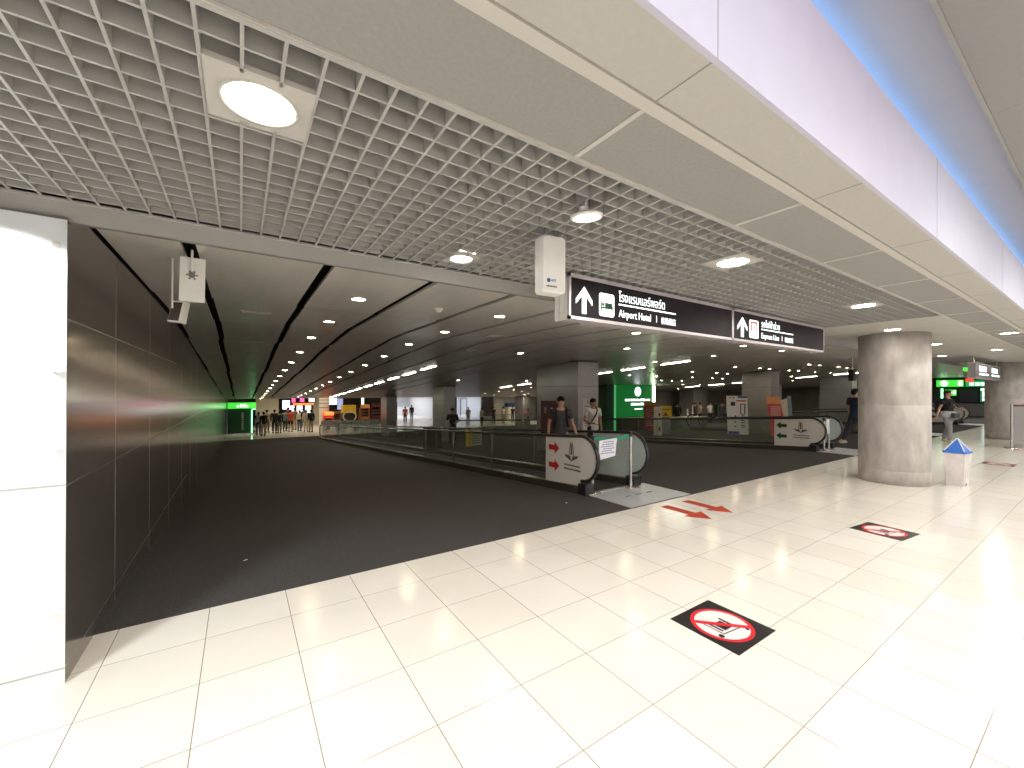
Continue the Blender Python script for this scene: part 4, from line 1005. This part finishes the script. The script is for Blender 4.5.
for k, (px, l) in enumerate(((25.3, 'left white desk screen on the grey counter'), (26.2, 'right tilted white desk screen on the grey counter'))):
    t = thing('desk_screen', l, 'screen', (24.5+k*0.55, 15.95, on(15.6)+0.67), math.radians(20))
    b = MB(); b.box(-0.12, 0.12, -0.1, 0.1, 0, 0.02); b.cyl((0,0,0.02), 0.02, 0.02, 0.12, 8); b.build('foot', M_STEEL, t)
    b = MB(); b.hexa([(-0.2-0.05*k,-0.02,0.12),(0.2,-0.02,0.12),(0.2,0.01,0.12),(-0.2-0.05*k,0.01,0.12),(-0.2+0.08*k,-0.02,0.55+0.2*k),(0.12,-0.02,0.55+0.2*k),(0.12,0.01,0.55+0.2*k),(-0.2+0.08*k,0.01,0.55+0.2*k)]); b.build('panel', M_PAPER, t)
t = thing('tall_standee', 'tall white advertising standee with blue corners in front of a square column', 'banner', (18.9, 9.8, on(9.8)), math.radians(-55))
b = MB(); b.hexa([(-0.40,-0.02,0.03),(0.44,-0.02,0.03),(0.44,0.02,0.03),(-0.40,0.02,0.03),(-0.46,0.06,1.78),(0.38,0.06,1.78),(0.38,0.10,1.78),(-0.46,0.10,1.78)]); pn = b.build('panel', M_PAPER, t)
def sp(x0, x1, z0, z1, m, name):
    q = MB(); f = lambda z: -0.026+0.08*(z-0.03)/1.75
    q.hexa([(x0,f(z0),z0),(x1,f(z0),z0),(x1,f(z0)+0.006,z0),(x0,f(z0)+0.006,z0),(x0,f(z1),z1),(x1,f(z1),z1),(x1,f(z1)+0.006,z1),(x0,f(z1)+0.006,z1)]); return q.build(name, m, pn)
sp(-0.38, 0.06, 0.04, 0.16, M_INKBLUE, 'corner_block'); sp(0.0, 0.38, 1.68, 1.77, M_INKBLUE, 'corner_block')
sp(-0.28, -0.10, 1.32, 1.50, M_NAVY, 'logo_block'); sp(-0.06, 0.33, 1.52, 1.58, M_CORAL, 'title_line')
for x0, x1, z0, z1 in ((0.10,0.14,0.95,1.40),(0.26,0.31,0.95,1.42),(0.10,0.31,1.38,1.42),(0.10,0.28,0.93,0.96),(-0.36,-0.28,1.66,1.70),(-0.22,-0.12,1.66,1.70)): sp(x0, x1, z0, z1, M_CLADSEAM, 'drawn_line')
for z0 in (0.36, 0.56, 0.82): sp(-0.13, -0.06, z0, z0+0.06, M_DRED, 'icon_dot')
for z0 in (0.34, 0.42, 0.55, 0.64, 0.76, 0.85): sp(0.14, 0.29, z0, z0+0.04, M_CLADSEAM, 'printed_line')
b = MB(); b.box(-0.42, 0.46, -0.12, 0.2, 0, 0.03); b.build('base', M_STEEL, t)
t = thing('roll_up_banner', 'leaning orange and red banner behind the second walkway panel', 'banner', (18.5, 8.0, on(8.0)), math.radians(-50)); t.scale = (0.85, 1, 0.93)
b = MB(); b.hexa([(-0.25,-0.01,0.03),(0.45,-0.01,0.03),(0.45,0.01,0.03),(-0.25,0.01,0.03),(-0.42,0.10,1.78),(0.15,0.10,1.78),(0.15,0.12,1.78),(-0.42,0.12,1.78)]); pn = b.build('sheet', M_CORAL, t)
b = MB(); b.hexa([(-0.39,0.078,1.42),(0.21,0.078,1.42),(0.21,0.084,1.42),(-0.39,0.084,1.42),(-0.42,0.094,1.78),(0.15,0.094,1.78),(0.15,0.10,1.78),(-0.42,0.10,1.78)]); b.build('top_band', M_ORANGE, pn)
b = MB()
for k in range(6):
    zz = 0.85+0.09*k; f = -0.01+0.11*(zz-0.03)/1.75-0.006; b.hexa([(-0.25,f,zz),(0.18,f,zz),(0.18,f+0.004,zz),(-0.25,f+0.004,zz),(-0.25,f+0.003,zz+0.03),(0.18,f+0.003,zz+0.03),(0.18,f+0.007,zz+0.03),(-0.25,f+0.007,zz+0.03)])
b.build('printed_lines', M_CREAM, pn)
b = MB(); b.box(-0.28, 0.48, -0.1, 0.1, 0, 0.03); b.build('base', M_STEEL, t)
t = thing('brochure_rack', 'brochure rack with cream and grey blue sides behind the second walkway panel', 'rack', (19.35, 8.0, on(8.0)), math.radians(-45)); t.scale = (0.9, 1, 0.96)
b = MB(); b.hexa([(-0.15,-0.03,0),(0.16,-0.03,0),(0.16,0.03,0),(-0.15,0.03,0),(-0.25,-0.03,1.55),(0.02,-0.03,1.62),(0.02,0.03,1.62),(-0.25,0.03,1.55)]); b.build('front_panel', M_CREAM, t)
b = MB(); b.hexa([(0.17,-0.03,0),(0.38,0.1,0),(0.36,0.14,0),(0.15,0.03,0),(0.03,-0.03,1.75),(0.24,0.1,1.75),(0.22,0.14,1.75),(0.01,0.03,1.75)]); b.build('side_panel', mat('grey_blue', (0.16,0.22,0.28), 0.5), t)
b = MB(); b.box(-0.34, -0.17, -0.04, 0.0, 0.95, 1.05); b.build('shelf', M_PAPER, t)
# far glass railing by the beige wall
t = thing('glass_railing', 'long glass railing with dark rail in front of the beige wall people', 'railing', (19.5, 34.2, -1.65))
for k in range(5):
    b = MB(); b.box(k*1.5, k*1.5+1.46, 0, 0.012, 0.05, 0.9); b.build('pane', M_GLASS, t)
b = MB(); b.tube([(0,0.006,0.93),(7.5,0.006,0.93)], 0.03, n=8); b.build('rail', M_RUBBER, t)
# black hanging device by the near concrete column
t = thing('hanging_monitor', 'small black monitor hanging from the ceiling left of the near concrete column', 'monitor', (15.95, 4.75, 1.99))
b = MB(); b.box(-0.12, 0.12, -0.06, 0.06, 0, 0.36); b.build('housing', M_STK, t)
b = MB(); b.cyl((0,0,0.36), 0.02, 0.02, 0.36, 8); b.build('hanger_rod', M_STEEL, t)

# east end green shop and green ceiling reflection
t = thing('corner_shop', 'dark shop front with green lit headers behind the walking woman', 'shop', (42.5, 1.0, 0))
b = MB(); b.box(0.5, 3.2, -1.5, 8.5, 0.0, 2.68); b.build('body', M_BLACK, t)
b = MB(); b.box(0.38, 0.5, 5.4, 6.75, 2.04, 2.52); h1 = b.build('header', M_LIME, t)
b = MB(); b.cyl((0.36, 6.35, 2.28), 0.2, 0.2, 0.02, 20, axis='x'); b.box(0.36, 0.38, 5.45, 5.65, 2.12, 2.46); b.build('lit_logo', M_LITW, h1)
b = MB(); b.box(0.38, 0.5, 3.4, 5.3, 2.04, 2.46); h2 = b.build('header', mat('header_green', (0.02,0.4,0.12), 0.4, emit=0.5, emit_col=(0.02,0.7,0.15)), t)
b = MB(); random.seed(8); u = 3.6
while u < 4.9: b.box(0.36, 0.38, u, u+0.2, 2.12, 2.32); u += 0.26
b.build('lit_caption', M_LITW, h2)
b = MB(); b.box(0.34, 0.38, 4.9, 5.3, 2.38, 2.62); b.build('red_mark', M_SRED, h2)
b = MB(); b.box(0.40, 0.5, 5.75, 6.30, 1.40, 1.82); mb = b.build('menu_board', M_LIME, t)
b = MB(); b.box(0.385, 0.40, 5.95, 6.25, 1.55, 1.72); b.box(0.385, 0.40, 5.78, 5.88, 1.50, 1.75); b.build('lit_caption', M_LITW, mb)
b = MB(); b.box(0.40, 0.5, 6.42, 6.52, 0.95, 1.9); b.build('neon_strip', M_NEON, t)
b = MB(); b.box(0.36, 0.5, 4.7, 5.6, 0.95, 1.85); b.build('window_screen', mat('screen_grey', (0.03,0.04,0.05), 0.2), t)
b = MB(); b.box(0.40, 0.5, 3.9, 4.6, 0.98, 1.95); mb = b.build('menu_board', mat('board_green', (0.05,0.3,0.15), 0.4, emit=0.3, emit_col=(0.1,0.6,0.3)), t)
b = MB(); b.box(0.385, 0.40, 4.35, 4.5, 1.3, 1.7); b.box(0.385, 0.40, 3.95, 4.5, 1.05, 1.25); b.box(0.385, 0.40, 3.92, 4.58, 1.75, 1.92); b.build('lit_caption', M_LITW, mb)
b = MB(); b.box(-0.3, 0.5, -1.2, 8.0, 0, 0.85); b.build('counter', M_CLADSEAM, t)
b = MB(); b.box(-0.25, 0.25, 0, 0.05, 2.50, 2.67); tag(b.build('green_reflection_box', M_LIME, loc=(24.6, 3.6, 0)), 'small green glowing box for a reflection on the far ceiling above the walking woman', 'sign')  # glowing box stands in for a green reflection in the ceiling

# ------------------------------------------------------------------ people
M_SKIN = mat('skin_light', (0.50, 0.29, 0.20), 0.55, vary=0.05); M_SKIN2 = mat('skin_tan', (0.36, 0.19, 0.12), 0.55, vary=0.05)
M_HAIR = mat('hair_black', (0.012, 0.010, 0.009), 0.7, vary=0.3, scale=40, spec=0.2); M_HAIRB = mat('hair_brown', (0.05, 0.03, 0.02), 0.45, vary=0.3, scale=40)
M_EYE = mat('eye_dark', (0.02, 0.015, 0.012), 0.2); M_LIP = mat('lips', (0.30, 0.10, 0.085), 0.5)
CL = {}
def cloth(name, col):
    if name not in CL: CL[name] = mat('cloth_'+name, col, 0.85, vary=0.12, scale=18, bump=0.2)
    return CL[name]
def skin_mesh(name, chains, m, parent, levels=1, smooth_xy=None):
    """chains: list of point lists [(x,y,z,r) or (x,y,z,rx,ry)], points at the same place are welded"""
    idx = {}; V = []; R = []; E = []
    for ch in chains:
        prev = None
        for p in ch:
            k = (round(p[0], 4), round(p[1], 4), round(p[2], 4))
            if k not in idx: idx[k] = len(V); V.append(p[:3]); R.append((p[3], p[4] if len(p) > 4 else p[3]))
            i = idx[k]
            if prev is not None and prev != i and (prev, i) not in E and (i, prev) not in E: E.append((prev, i))
            prev = i
    me = bpy.data.meshes.new(name); me.from_pydata(V, E, []); me.update()
    o = bpy.data.objects.new(name, me); COL.objects.link(o)
    md = o.modifiers.new('skin', 'SKIN'); md.use_smooth_shade = True
    me.skin_vertices[0].data[0].use_root = True
    for i, r in enumerate(R): me.skin_vertices[0].data[i].radius = r
    if levels:
        s = o.modifiers.new('sub', 'SUBSURF'); s.levels = levels; s.render_levels = levels
    bpy.context.view_layer.update()
    nm = bpy.data.meshes.new_from_object(o.evaluated_get(bpy.context.evaluated_depsgraph_get()))
    bpy.data.objects.remove(o)
    nm.materials.clear(); nm.materials.append(m)
    for p in nm.polygons: p.use_smooth = True
    r = bpy.data.objects.new(name, nm); COL.objects.link(r); r.parent = parent
    return r

def ellipsoid(mb, c, rx, ry, rz, n=14, m=10, zmin=-1.0, mi=0):
    vs = []; rings = []
    for j in range(m+1):
        t = -PI/2 + PI*j/m
        if math.sin(t) < zmin: continue
        rings.append([(c[0]+rx*math.cos(t)*math.cos(2*PI*i/n), c[1]+ry*math.cos(t)*math.sin(2*PI*i/n), c[2]+rz*math.sin(t)) for i in range(n)])
    for r in rings: vs += r
    mb.add(vs, [(j*n+i, j*n+(i+1)%n, (j+1)*n+(i+1)%n, (j+1)*n+i) for j in range(len(rings)-1) for i in range(n)], mi, True)

def person(label, loc, face, H=1.72, shirt='black', pants='dark', sleeve=0.6, skin=None, hair=None, shoes='dark', arms=None, step=0.0, detail=False,
           shorts=False, hairlong=False, bag=None, bagcol='black', cap=False, group=None, female=False, turn=0.0):
    skin = skin or M_SKIN; hair = hair or M_HAIR
    t = thing('person', label, 'person', loc, face, group); k = H/1.75
    t.scale = (k, k, k)
    lv = 2 if detail else 1
    sw = 0.165 if female else 0.19
    # joints
    hipL = [(-0.09, 0.0, 0.93), (0.09, 0.0, 0.93)]
    kn = [(-0.10, -0.02-step*0.35, 0.50), (0.10, -0.02+step*0.25, 0.50)]
    an = [(-0.10, 0.02-step*0.55, 0.08), (0.10, 0.02+step*0.70, 0.08+abs(step)*0.10)]
    arms = arms or [((-0.225, 0.03, 1.13), (-0.225, -0.05, 0.88)), ((0.225, 0.03, 1.13), (0.22, -0.06, 0.89))]
    sh = [(-sw, 0.01, 1.43), (sw, 0.01, 1.43)]
    def lerp(a, b, u): return tuple(a[i]+(b[i]-a[i])*u for i in range(3))
    tx = 0.105
    body = [[(0,0.0,0.95,0.13,0.10),(0,0,1.10,0.115,0.085),(0,0,1.30,0.14,0.10),(0,0.01,1.43,0.10,0.075),(0,0.015,1.51,0.052),(0,0.0,1.575,0.062,0.066),(0,-0.008,1.635,0.078,0.092),(0,0.0,1.70,0.076,0.088),(0,0.006,1.735,0.045,0.05)]]
    for i in (0, 1):
        el, wr = arms[i]
        body.append([(0,0.01,1.43,0.10,0.075), sh[i]+(0.058,), lerp(sh[i], el, 0.5)+(0.048,), el+(0.040,), lerp(el, wr, 0.4)+(0.038,), wr+(0.026,)])
        d = Vector(wr)-Vector(el); d.normalize()
        s = -1 if i == 0 else 1
        palm = Vector(wr)+d*0.055
        body[-1].append(tuple(palm)+(0.034, 0.018))
        if detail:
            side = Vector((0, -1, 0)) - d*d.dot(Vector((0, -1, 0))); side.normalize()
            curl = Vector((-s, 0, 0)) - d*d.dot(Vector((-s, 0, 0)))
            for q, ln in ((-0.027, 0.060), (-0.009, 0.074), (0.010, 0.070), (0.027, 0.055)):
                a = palm + side*(-q) + d*0.03; m1 = a+d*ln*0.5+curl*0.006; e2 = a+d*ln*0.9+curl*0.026
                body.append([tuple(palm)+(0.034, 0.018), tuple(a)+(0.010,), tuple(m1)+(0.0088,), tuple(e2)+(0.0075,)])
            th0 = Vector(wr)+d*0.03+side*0.024; th1 = th0+side*0.022+d*0.025+curl*0.012; th2 = th1+d*0.028+curl*0.012
            body.append([tuple(Vector(wr))+(0.026,), tuple(th0)+(0.012,), tuple(th1)+(0.010,), tuple(th2)+(0.008,)])
        else:
            body[-1].append(tuple(palm+d*0.06)+(0.024, 0.013))
    for i in (0, 1):
        body.append([(0,0.0,0.95,0.13,0.10), hipL[i]+(0.085,), lerp(hipL[i], kn[i], 0.5)+(0.075,), kn[i]+(0.055,), lerp(kn[i], an[i], 0.35)+(0.055,), an[i]+(0.038,), (an[i][0], an[i][1]-0.06, an[i][2]-0.045, 0.034), (an[i][0]*1.1, an[i][1]-0.14, an[i][2]-0.055, 0.026)])
    bo = skin_mesh('body', body, skin, t, lv)
    # head shaping: nose, eyes, ears, mouth as children of the body
    f = MB(); f.hexa([(-0.014,-0.088,1.605),(0.014,-0.088,1.605),(0.014,-0.07,1.605),(-0.014,-0.07,1.605),(-0.006,-0.085,1.655),(0.006,-0.085,1.655),(0.006,-0.07,1.655),(-0.006,-0.07,1.655)])
    f.hexa([(-0.009,-0.112,1.607),(0.009,-0.112,1.607),(0.015,-0.085,1.602),(-0.015,-0.085,1.602),(-0.005,-0.09,1.65),(0.005,-0.09,1.65),(0.006,-0.08,1.65),(-0.006,-0.08,1.65)])
    f.build('nose', skin, t)
    if detail:
        for s in (-1, 1):
            e = MB(); ellipsoid(e, (s*0.030, -0.086, 1.645), 0.012, 0.008, 0.007, 8, 6); e.build('eye', M_EYE, t)
            e = MB(); ellipsoid(e, (s*0.080, 0.005, 1.63), 0.012, 0.022, 0.032, 8, 6); e.build('ear', skin, t)
        e = MB(); ellipsoid(e, (0, -0.078, 1.578), 0.022, 0.010, 0.006, 8, 6); e.build('mouth', M_LIP, t)
    h = MB(); ellipsoid(h, (0, 0.014, 1.672), 0.088, 0.102, 0.092, 16, 12, -0.30)
    ellipsoid(h, (0, 0.045, 1.63), 0.078, 0.070, 0.085, 14, 8)
    ellipsoid(h, (0, -0.045, 1.725), 0.066, 0.052, 0.030, 14, 8)
    if hairlong: ellipsoid(h, (0, 0.065, 1.54), 0.065, 0.045, 0.16, 14, 8)
    h.build('hair', hair, t)
    if cap:
        c = MB(); ellipsoid(c, (0, 0.012, 1.70), 0.094, 0.108, 0.080, 16, 10, 0.0); c.box(-0.06, 0.06, -0.17, -0.07, 1.70, 1.712); c.build('cap', cloth('black', (0.012,0.012,0.014)), t)
    CM = {'black': (0.012,0.012,0.014), 'dark': (0.022,0.022,0.027), 'charcoal': (0.055,0.05,0.055), 'white': (0.62,0.60,0.58), 'grey': (0.30,0.30,0.31), 'red': (0.55,0.05,0.03), 'teal': (0.10,0.20,0.17),
          'cream': (0.55,0.47,0.33), 'denim': (0.06,0.085,0.14), 'navy': (0.02,0.025,0.06), 'olive': (0.10,0.10,0.05), 'tan': (0.34,0.25,0.15), 'palegrey': (0.45,0.46,0.48), 'yellow': (0.5,0.36,0.04)}
    C = lambda n: cloth(n, CM[n])
    # shirt
    g = 0.016
    st = [[(0,0.0,0.80,0.17,0.135),(0,0.0,0.93,0.185,0.15),(0,0,1.10,0.135+g,0.10+g),(0,0,1.30,0.155+g,0.11+g),(0,0.012,1.43,0.112+g,0.085+g),(0,0.016,1.475,0.072,0.068)]]
    for i in (0, 1):
        el, wr = arms[i]
        ch = [(0,0.012,1.43,0.112+g,0.085+g), sh[i]+(0.078,), lerp(sh[i], el, 0.5)+(0.070,)]
        if sleeve <= 1: ch.append(lerp(sh[i], el, max(0.62, sleeve))+(0.066,))
        else: ch += [el+(0.060,), lerp(el, wr, 0.5)+(0.054,), lerp(el, wr, 0.92)+(0.044,)]
        st.append(ch)
    skin_mesh('shirt', st, C(shirt), t, lv)
    pt = [[(0,0.0,1.12,0.125,0.095),(0,0.0,1.02,0.145,0.115),(0,0.0,0.93,0.172,0.137)]]
    for i in (0, 1):
        ch = [(0,0.0,0.93,0.172,0.137), (hipL[i][0], hipL[i][1], 0.86, 0.118), lerp(hipL[i], kn[i], 0.55)+(0.096,)]
        if shorts: ch.append(lerp(hipL[i], kn[i], 0.85)+(0.088,))
        else: ch += [kn[i]+(0.078,), lerp(kn[i], an[i], 0.5)+(0.072,), lerp(kn[i], an[i], 0.93)+(0.066,)]
        pt.append(ch)
    skin_mesh('trousers', pt, C(pants), t, lv)
    for i in (0, 1):
        s = MB(); ax, ay, az = an[i]; ellipsoid(s, (ax*1.05, ay-0.065, az-0.035), 0.058, 0.145, 0.056, 12, 8); s.build('shoe', C(shoes), t)
    if bag == 'backpack':
        q = MB(); q.box(-0.145, 0.145, 0.125, 0.27, 0.98, 1.42); ellipsoid(q, (0, 0.19, 1.42), 0.145, 0.08, 0.06); bp = q.build('backpack', C(bagcol), t)
        for s in (-1, 1):
            q = MB(); q.tube([(s*0.10, 0.13, 1.44), (s*0.11, 0.03, 1.515), (s*0.115, -0.10, 1.43), (s*0.12, -0.135, 1.28), (s*0.15, -0.06, 1.10), (s*0.14, 0.12, 1.05)], 0.022, 0.012, 8); q.build('strap', C(bagcol), bp)
    if bag == 'sling':
        q = MB(); q.tube([(0.12, 0.10, 1.45), (0.10, 0.02, 1.53), (0.08, -0.10, 1.43), (0.0, -0.150, 1.30), (-0.10, -0.14, 1.15), (-0.165, -0.05, 1.04), (-0.15, 0.1, 1.05)], 0.020, 0.010, 8); q.build('cross_strap', C(bagcol), t)
    return t
def facecam(x, y): return math.atan2(-x, y)

person('man in a charcoal t-shirt with backpack straps riding the near walkway', (5.40, 6.32, zf(6.32)+0.015), facecam(5.40, 6.32)+0.1, 1.62, 'charcoal', 'palegrey', 0.6, bag='backpack', bagcol='black', detail=True,
       arms=[((-0.25, 0.05, 1.15), (-0.27, 0.0, 0.90)), ((0.26, 0.03, 1.16), (0.33, -0.10, 0.94))], step=0.2)
person('man in a white t-shirt with a black cross strap beside the big column', (7.72, 7.75, zf(7.75)+0.005), facecam(7.72, 7.75)+0.55, 1.64, 'white', 'dark', 0.62, M_SKIN2, bag='sling', bagcol='black', detail=True,
       arms=[((-0.27, 0.02, 1.15), (-0.12, -0.20, 1.08)), ((0.26, 0.04, 1.13), (0.27, 0.0, 0.88))], step=-0.1)
person('man in black with a dark cap walking behind the walkway glass', (7.61, 16.02, zf(16.02)+0.005), facecam(7.61, 16.02), 1.62, 'black', 'black', 0.9, M_SKIN2, cap=True, detail=True,
       arms=[((-0.26, 0.02, 1.15), (-0.13, -0.22, 1.03)), ((0.26, 0.02, 1.15), (0.14, -0.22, 1.10))], step=0.25)
w = person('woman in a black top and wide grey trousers walking at the right', (19.1, 3.2, 0.004), facecam(19.1, 3.2)+1.15, 1.70, 'black', 'grey', 0.6, hair=M_HAIRB, female=True, detail=True, bag='backpack', bagcol='dark',
       arms=[((-0.27, 0.08, 1.17), (-0.33, 0.12, 0.93)), ((0.26, -0.05, 1.18), (0.20, -0.26, 1.12))], step=0.2, shoes='white')
b = MB(); b.cyl((0, 0.0, 0.86), 0.22, 0.195, 0.20, 18); b.build('waist_jacket', cloth('palegrey', (0.45,0.46,0.48)), w)
b = MB(); b.box(-0.20, 0.12, -0.26, -0.17, 0.84, 1.0); b.build('waist_bag', cloth('slate', (0.06,0.075,0.08)), w)
person('person in dark clothes half hidden behind the near concrete column', (15.78, 4.62, zf(4.62)+0.005), facecam(15.8, 4.6)+2.3, 1.74, 'navy', 'dark', 0.7, step=0.5, shoes='cream')

# far crowd at the end of the tunnel (each at its own spot on the tiled landing)
FLZ = -1.65+0.004
crowd = [(258.5, 'person with a pale backpack nearest the neon strip of the green stall', 33.9, 'black', 'denim', dict(bag='backpack', bagcol='palegrey')),
 (263.5, 'person in black jacket and tan trousers second from the neon strip', 33.2, 'black', 'tan', dict(sleeve=1.5)),
 (267.0, 'short person in olive behind the pair near the neon strip', 35.5, 'tan', 'olive', {}),
 (274.5, 'person in all black at the left end of the main queue', 33.6, 'black', 'black', dict(sleeve=1.5)),
 (279.5, 'person in black top and olive trousers in the main queue', 33.2, 'black', 'olive', dict(sleeve=1.5)),
 (285.0, 'person in a greenish top beside the red shirted person', 34.6, 'teal', 'dark', dict(sleeve=1.5)),
 (290.5, 'person in a red shirt and black shorts in the far queue', 33.9, 'red', 'black', dict(shorts=True)),
 (294.5, 'person in olive just right of the red shirted person', 35.6, 'olive', 'tan', {}),
 (299.5, 'person with a cream backpack right of the red shirted person', 34.3, 'black', 'denim', dict(bag='backpack', bagcol='cream')),
 (306.0, 'person in cream clothes near the right end of the far queue', 33.4, 'cream', 'cream', dict(sleeve=1.5, female=True)),
 (311.0, 'person in a black jacket at the right end of the far queue', 32.9, 'black', 'tan', dict(sleeve=1.5)),
 (288.0, 'dark figure behind the red shirted person', 37.2, 'dark', 'dark', dict(sleeve=1.5)),
 (303.0, 'dark figure behind the cream dressed person', 37.5, 'charcoal', 'dark', dict(sleeve=1.5))]
for i, (px, l, y, s, p, kw) in enumerate(crowd):
    y += 1.3 if i < 3 else 2.6; x = bearing_x(px, y)
    person(l, (x, y, FLZ), PI+facecam(x, y)+0.5*math.sin(i*2.1), 1.68+0.04*((i*5) % 4), s, p, skin=M_SKIN2, **kw)
mid = [(405.0, 'person with a red backpack walking into the bright lobby', 40.0, -1.646, 'black', 'black', dict(bag='backpack', bagcol='red')),
 (411.5, 'person in dark jacket and pale trousers ahead of the red backpack', 44.0, -1.646, 'dark', 'palegrey', dict(sleeve=1.5)),
 (468.0, 'person in a pale top standing at the bluish opening', 36.0, -1.646, 'tan', 'tan', {}),
 (481.5, 'person in cream top and black trousers at the beige wall, leftmost', 33.5, -1.646, 'cream', 'black', {}),
 (493.5, 'person in dark clothes, second from the left at the beige wall', 35.5, -1.646, 'dark', 'dark', {}),
 (503.0, 'person in cream top in front of the navy banded booth', 35.0, -1.646, 'cream', 'tan', {}),
 (512.5, 'person in black top right of the navy banded booth', 35.8, -1.646, 'black', 'denim', {}),
 (518.5, 'dark figure beside the spotlit poster column', 33.5, -1.646, 'charcoal', 'dark', dict(sleeve=1.5))]
for i, (px, l, y, z, s, p, kw) in enumerate(mid):
    x = bearing_x(px, y); person(l, (x, y, z), facecam(x, y)+(PI if i < 2 else 0.8*math.sin(i*1.7)), 1.66, s, p, skin=M_SKIN2, **kw)
right = [(677.0, 'person in black standing behind the left end of the grey counter', 17.2, 'black', 'black', dict(sleeve=1.5)),
 (694.5, 'dark person left of the pair facing each other at the back', 19.2, 'dark', 'dark', dict(sleeve=1.5)),
 (699.5, 'taller person in tan top of the pair at the back', 18.2, 'tan', 'black', {}),
 (709.5, 'person in white top standing at the back beside the green panel', 18.6, 'white', 'black', {}),
 (722.0, 'dark person left of the tall standee', 17.4, 'dark', 'dark', dict(sleeve=1.5)),
 (726.0, 'person in grey right behind the tall standee edge', 18.4, 'grey', 'dark', {})]
for i, (px, l, y, s, p, kw) in enumerate(right):
    x = bearing_x(px, y); person(l, (x, y, zf(y)+0.004), facecam(x, y)+1.2*math.sin(i*2.3), 1.66, s, p, skin=M_SKIN2, **kw)
x = bearing_x(716, 20.0)
t = thing('green_display_panel', 'upright green display panel among people at the back', 'display', (x, 20.0, zf(20)), math.radians(45))
b = MB(); b.box(-0.42, 0.42, 0, 0.06, 0.05, 1.55); b.build('panel', mat('display_green', (0.05,0.13,0.035), 0.5), t)
b = MB(); b.box(-0.45, 0.45, -0.15, 0.2, 0, 0.05); b.build('base', M_STEEL, t)

# scraps on the carpet
for x, y, l in ((0.05, 4.72, 'tiny white scrap on the dark carpet near the left wall'), (4.0, 4.55, 'tiny pale scrap on the dark carpet left of the near walkway')):
    b = MB(); b.add([(0,0,0.006),(0.035,0.01,0.009),(0.03,0.028,0.012),(-0.004,0.02,0.006)], [(0,1,2,3)]); b.add([(0,0,0.0065),(0.035,0.01,0.0095),(0.02,-0.004,0.0125)], [(0,1,2)])
    tag(b.build('paper_scrap', M_PAPER, loc=(x, y, zf(y)-0.002)), l, 'scrap')

# ------------------------------------------------------------------ camera, world, view
cam = bpy.data.cameras.new('camera'); co = bpy.data.objects.new('camera', cam); COL.objects.link(co)
cam.sensor_fit = 'HORIZONTAL'; cam.sensor_width = 36.0; cam.lens = 408.18/1024*36.0; cam.shift_y = 6.03/1024; cam.clip_start = 0.05; cam.clip_end = 300
yaw, pitch, roll = math.radians(33.656), math.radians(0.104), math.radians(0.176)
cy, sy = math.cos(yaw), math.sin(yaw)
F = Vector((sy*math.cos(pitch), cy*math.cos(pitch), math.sin(pitch))); R0 = Vector((cy, -sy, 0)); U0 = R0.cross(F)
R = R0*math.cos(roll)+U0*math.sin(roll); U = -R0*math.sin(roll)+U0*math.cos(roll)
Mx = Matrix((R, U, -F)).transposed().to_4x4(); Mx.translation = (0.018, 0.017, 1.648)
co.matrix_world = Mx
SC.camera = co
wd = bpy.data.worlds.new('world'); SC.world = wd; wd.use_nodes = True
wd.node_tree.nodes['Background'].inputs[0].default_value = (0.9, 0.95, 1, 1); wd.node_tree.nodes['Background'].inputs[1].default_value = 0.05
SC.view_settings.view_transform = 'Standard'; SC.view_settings.look = 'None'; SC.view_settings.gamma = 1.0
SC.view_settings.use_curve_mapping = False; SC.view_settings.exposure = 0.0
SC.cycles.use_denoising = True
SC.cycles.max_bounces = 8; SC.cycles.diffuse_bounces = 4; SC.cycles.glossy_bounces = 4; SC.cycles.transparent_max_bounces = 24
SC.cycles.sample_clamp_indirect = 8
